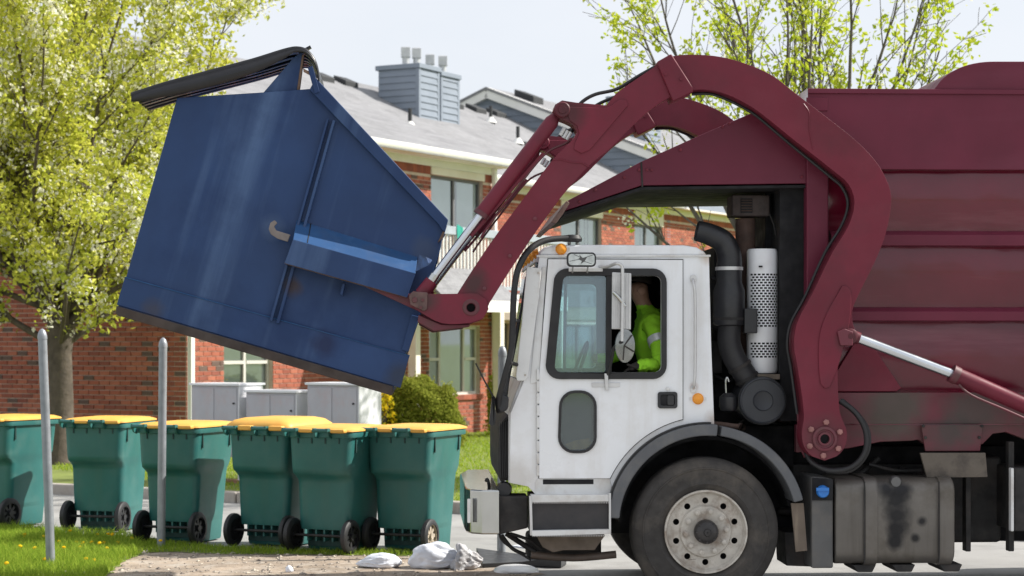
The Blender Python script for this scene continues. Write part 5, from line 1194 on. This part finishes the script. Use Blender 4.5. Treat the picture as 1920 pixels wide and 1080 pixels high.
# ---------------------------------------------------------------- mailbox cabinets
mbox = M('grey_cabinet_paint', (.42, .42, .46), .5, var=.06, vs=4, dirt=((.45, .33, .33), .45, 5)); mboxw = M('white_cabinet_roof', (.72, .73, .76), .5, var=.05)
for (n0, w_, zt, lab) in ((-15.58, .73, 1.374, 'left grey mailbox cabinet with reddish scribble stains'), (-14.73, .75, 1.296, 'lowest grey mailbox cabinet, in the middle of the three'), (-13.81, .74, 1.397, 'right grey mailbox cabinet with bright white side')):
    p = site(n0, 20.1); t = thing('mailbox_cabinet', (p.x, p.y, .12), lab, 'mailbox', rot=(0, 0, -TH), group='mailbox cabinets beyond the bins'); zz = zt-.12
    B().box(.0, w_, .0, .5, .33, zz-.03).build('cabinet', mbox, t, local=True, bevel=.008)
    B().box(-.02, w_+.03, -.03, .54, zz-.03, zz).build('top', mboxw, t, local=True, bevel=.006)
    B().box(w_+.001, w_+.012, .0, .5, .33, zz-.03).build('side_panel', mboxw, t, local=True)
    for k in range(2): B().box(.02+k*(w_/2-.01), w_/2-.02+k*(w_/2-.01)+.01, -.008, -.0005, .36, zz-.06).build('door_panel', mbox, t, local=True, bevel=.004)
    B().lathe([(.012, 0), (.012, -.02)], (w_-.06, -.008, zz-.25), (0, 1, 0), 10).build('lock', dark_metal, t, local=True)
    for x in (.12, w_-.12): B().box(x-.035, x+.035, .2, .27, .0, .33).build('leg', mboxw, t, local=True)
    B().box(.02, w_-.02, .12, .36, -.01, .03).build('base_plate', M('rust_base_plate', (.30, .16, .10), .8), t, local=True)

# ---------------------------------------------------------------- litter on the ground
from mathutils import noise as mnoise
bagm = M('white_bin_bag', (.78, .81, .88), .34, var=.05, vs=6, bump=.003, bs=28)
def blob(name, px_, py_, wx, wy, wz, mat, label, cat, seed, sub=5, rough=.20, knot=1):
    Y = ground_y(py_)+wy*.5; g = W(px_, py_, Y); bm = bmesh.new(); bmesh.ops.create_icosphere(bm, subdivisions=sub, radius=1)
    for v in bm.verts:
        c = v.co.copy(); k = mnoise.fractal(c*1.25+Vector((seed, 0, 0)), 1.3, 2.0, 2)*rough*1.4; fold = sum((1-abs(mnoise.noise(c*fq+Vector((fq, seed, 0)))))**5*am for fq, am in ((2.2, .05), (6, .028), (12, .018)))*(.7+rough)
        v.co = c*(1+k*.6-fold); v.co.z = max(v.co.z*1.0+.25, -.28)
    for v in bm.verts:                                        # creases gathered towards the knotted end
        t = min(1, max(0, (v.co.x*knot+.35)/1.3)); an = math.atan2(v.co.z, v.co.y); f = math.sin(an*7+seed+2.2*mnoise.noise(v.co*1.5))
        s_ = (1-.42*t**2)*(1-.16*(.25+t)*abs(f)); v.co.y *= s_; v.co.z *= s_
    me = bpy.data.meshes.new(name); bm.to_mesh(me); bm.free(); me.materials.append(mat)
    for p in me.polygons: p.use_smooth = True
    for v in me.vertices: v.co = Vector((v.co.x*wx, v.co.y*wy, (v.co.z+.28)*wz))
    o = bpy.data.objects.new(name, me); col.objects.link(o); o.location = (g.x, g.y, .004); tag(o, label, cat); return o
for nd in [n_ for n_ in bagm.node_tree.nodes if n_.type == 'BSDF_PRINCIPLED']: nd.inputs['Subsurface Weight'].default_value = .35; nd.inputs['Subsurface Radius'].default_value = (.06, .06, .06)
blob('rubbish_bag', 710, 1066, .19, .15, .085, bagm, 'small flat white plastic bag lying on the dirt', 'bag', 2.0, knot=-1)
rbg = thing('rubbish_bag', W(838, 1067, 16.7), 'big white rubbish bag with crumpled dirty end beside the truck bumper', 'bag'); rbg.location.z = .004
o = blob('bag_body', 820, 1067, .24, .17, .145, bagm, None, None, 5.3); o.parent = rbg; o.location = Vector(o.location)-rbg.location
o = blob('crumpled_end', 874, 1069, .125, .13, .135, M('dirty_crumpled_plastic', (.50, .50, .52), .45, var=.35, vs=16, bump=.012, bs=30, dirt=((.22, .17, .14), .5, 9)), None, None, 9.1, 5, .75); o.parent = rbg; o.location = Vector(o.location)-rbg.location
def slabg(name, pts, z0, z1, mat, label, cat):
    b = B(); P = [G(*q) for q in pts]; k = len(P); b.add([(p.x, p.y, z0) for p in P]+[(p.x, p.y, z1*(.35+.65*(i % 3 == 0))+z0) for i, p in enumerate(P)], [tuple(range(k)), tuple(range(2*k-1, k-1, -1))]+[(i, (i+1) % k, k+(i+1) % k, k+i) for i in range(k)])
    return tag(b.build(name, mat, bevel=.004), label, cat)
slabg('plastic_sheet', [(893, 1050), (905, 1066), (980, 1062), (1052, 1066), (1062, 1060), (960, 1052)], .006, .10, black_plastic, 'crushed black plastic sheet lying right of the white bag', 'sheet')
slabg('foam_board', [(960, 1050), (1058, 1063), (1066, 1058), (985, 1047)], .11, .018, bagm, 'pale flat board lying on the black sheet under the bumper', 'board')
c = G(968, 1072); B().lathe([(.02, .030), (.16, .026), (.185, .008), (.19, .0)], (c.x, c.y, .006), (0, 0, 1), 32)
t_ = B().lathe([(.004, .034), (.15, .030), (.18, .016), (.19, .0), (.18, .0)], (c.x, c.y, .006), (.02, -.08, 1), 36).build('pan_lid', alu, None); tag(t_, 'shallow grey metal lid on the ground in front of the black sheet', 'lid')
blob('plastic_cup', 543, 1074, .035, .03, .04, bagm, 'tiny crumpled clear plastic cup on the dirt', 'cup', 3.3, 3)

# ---------------------------------------------------------------- driver
def skin_body(name, nodes, edges, parent_fn):
    me = bpy.data.meshes.new(name); me.from_pydata([n_[0] for n_ in nodes], edges, []); o = bpy.data.objects.new(name, me); col.objects.link(o)
    md = o.modifiers.new('s', 'SKIN'); o.modifiers.new('u', 'SUBSURF').levels = 3; o.modifiers['u'].render_levels = 2
    if not me.skin_vertices: me.attributes.new('skin', 'FLOAT', 'POINT')
    for i, n_ in enumerate(nodes):
        me.skin_vertices[0].data[i].radius = (n_[1], n_[2] if len(n_) > 2 else n_[1])
    me.skin_vertices[0].data[0].use_root = True
    dg = bpy.context.evaluated_depsgraph_get(); m2 = bpy.data.meshes.new_from_object(o.evaluated_get(dg)); bpy.data.objects.remove(o); return m2
skin_m = M('skin', (.42, .24, .17), .55, var=.08, vs=12); trouser = M('dark_work_trousers', (.03, .035, .05), .9); glove = M('dark_work_glove', (.030, .024, .022), .8, var=.3, vs=20); hair_m = M('dark_hair', (.02, .015, .012), .7)
bmn = bpy.data.meshes.new('probe'); 
nodes = [(W(1246, 726, 14.80), .14, .16), (W(1242, 680, 14.80), .135, .165), (W(1234, 630, 14.80), .14, .18), (W(1226, 598, 14.80), .10, .15), (W(1218, 578, 14.80), .058, .06), (W(1211, 562, 14.80), .062, .062), (W(1205, 545, 14.80), .098, .082), (W(1204, 527, 14.80), .085, .075),
         (W(1230, 604, 14.64), .078, .075), (W(1242, 650, 14.52), .064, .064), (W(1240, 688, 14.45), .056, .056), (W(1216, 684, 14.42), .048, .048), (W(1196, 688, 14.40), .036, .036), (W(1186, 691, 14.40), .042, .024),
         (W(1226, 604, 14.96), .078, .075), (W(1200, 645, 15.04), .06, .06), (W(1160, 672, 15.02), .045, .045), (W(1118, 672, 14.98), .036, .036),
         (W(1246, 738, 14.70), .10), (W(1155, 742, 14.68), .078), (W(1135, 830, 14.68), .055), (W(1112, 862, 14.68), .045, .03),
         (W(1246, 738, 14.92), .10), (W(1155, 742, 14.94), .078), (W(1135, 830, 14.94), .055), (W(1112, 862, 14.94), .045, .03)]
edges = [(0, 1), (1, 2), (2, 3), (3, 4), (4, 5), (5, 6), (6, 7), (3, 8), (8, 9), (9, 10), (10, 11), (11, 12), (12, 13), (3, 14), (14, 15), (15, 16), (16, 17), (0, 18), (18, 19), (19, 20), (20, 21), (0, 22), (22, 23), (23, 24), (24, 25)]
for k in range(4):                                            # fingers of the near hand, bent over the sill
    y = 14.372+.019*k; b0 = len(nodes); ln = (1.0, 1.12, 1.05, .85)[k]
    nodes += [(W(1183, 692, y), .0105), (W(1183-7*ln, 696, y), .0095), (W(1183-9*ln, 704, y), .008)]; edges += [(13, b0), (b0, b0+1), (b0+1, b0+2)]
b0 = len(nodes); nodes += [(W(1186, 686, 14.362), .0115), (W(1178, 683, 14.355), .010)]; edges += [(12, b0), (b0, b0+1)]
pr0 = W(1240, 735, 14.8)
per = thing('person', pr0, 'driver in lime hi-vis jacket with dark glove, seated at the cab window', 'person')
m2 = skin_body('person_body', nodes, edges, None)
for m_ in (hivis, skin_m, trouser, glove): m2.materials.append(m_)
for p in m2.polygons:
    c = p.center; p.use_smooth = True; pxx = 960+c.x/c.y*FOC; pyy = 640-(c.z-CAM_H)/c.y*FOC
    p.material_index = 1 if pyy < 572 else (2 if pyy > 722 else (3 if pxx < 1200 and c.y < 14.6 else (1 if pxx < 1130 else 0)))
for v in m2.vertices:
    c = v.co.copy(); pyy = 640-(c.z-CAM_H)/c.y*FOC; pxx = 960+c.x/c.y*FOC
    if 580 < pyy < 722 and pxx > 1200:                       # jacket folds
        v.co += v.normal*(mnoise.noise(c*9)*.022+(1-abs(mnoise.noise(c*17)))**3*.014)
    v.co -= pr0
bo = bpy.data.objects.new('body', m2); col.objects.link(bo); bo.parent = per
h = B(); c = W(1205, 536, 14.80)
B().lathe([(.02, .085), (.06, .075), (.084, .045), (.094, .01), (.092, -.005)], c+Vector((.012, 0, .035)), (.18, 0, 1), 20).build('hair', hair_m, bo)
B().lathe([(.004, -.03), (.016, -.015), (.014, .01), (.004, .03)], W(1179, 546, 14.80), (.25, 0, 1), 8).build('nose', skin_m, bo)
B().lathe([(.004, -.012), (.028, -.006), (.03, .004), (.01, .012)], W(1210, 545, 14.705), (0, 1, 0), 12).build('ear', skin_m, bo)
for yy in (14.765, 14.835): B().lathe([(.004, -.004), (.011, 0), (.004, .004)], W(1181, 538, yy), (1, 0, 0), 10).build('eye', pitch, bo)
B().bar(W(1181.5, 557, 14.78), W(1181.5, 557, 14.82), .006, .008).build('mouth', M('lips', (.30, .12, .10), .6), bo)
a, b_ = W(1238, 634, 14.56), W(1241, 646, 14.53); B().tube([a, b_], [.077, .075], 18).build('reflective_band', M('reflective_silver', (.70, .72, .72), .35, metal=.3), bo)
a, b_ = W(1238, 650, 14.80), W(1237, 640, 14.80)

# the truck stands a couple of degrees off square: turn it, its load and its driver together
YAW = math.radians(2.5); PIV = Vector((.3, 14.1, 0)); RZ_ = Matrix.Rotation(YAW, 3, 'Z')
for o in (truck, dump, per):
    o.location = PIV+RZ_ @ (o.location-PIV); o.rotation_euler.z = YAW
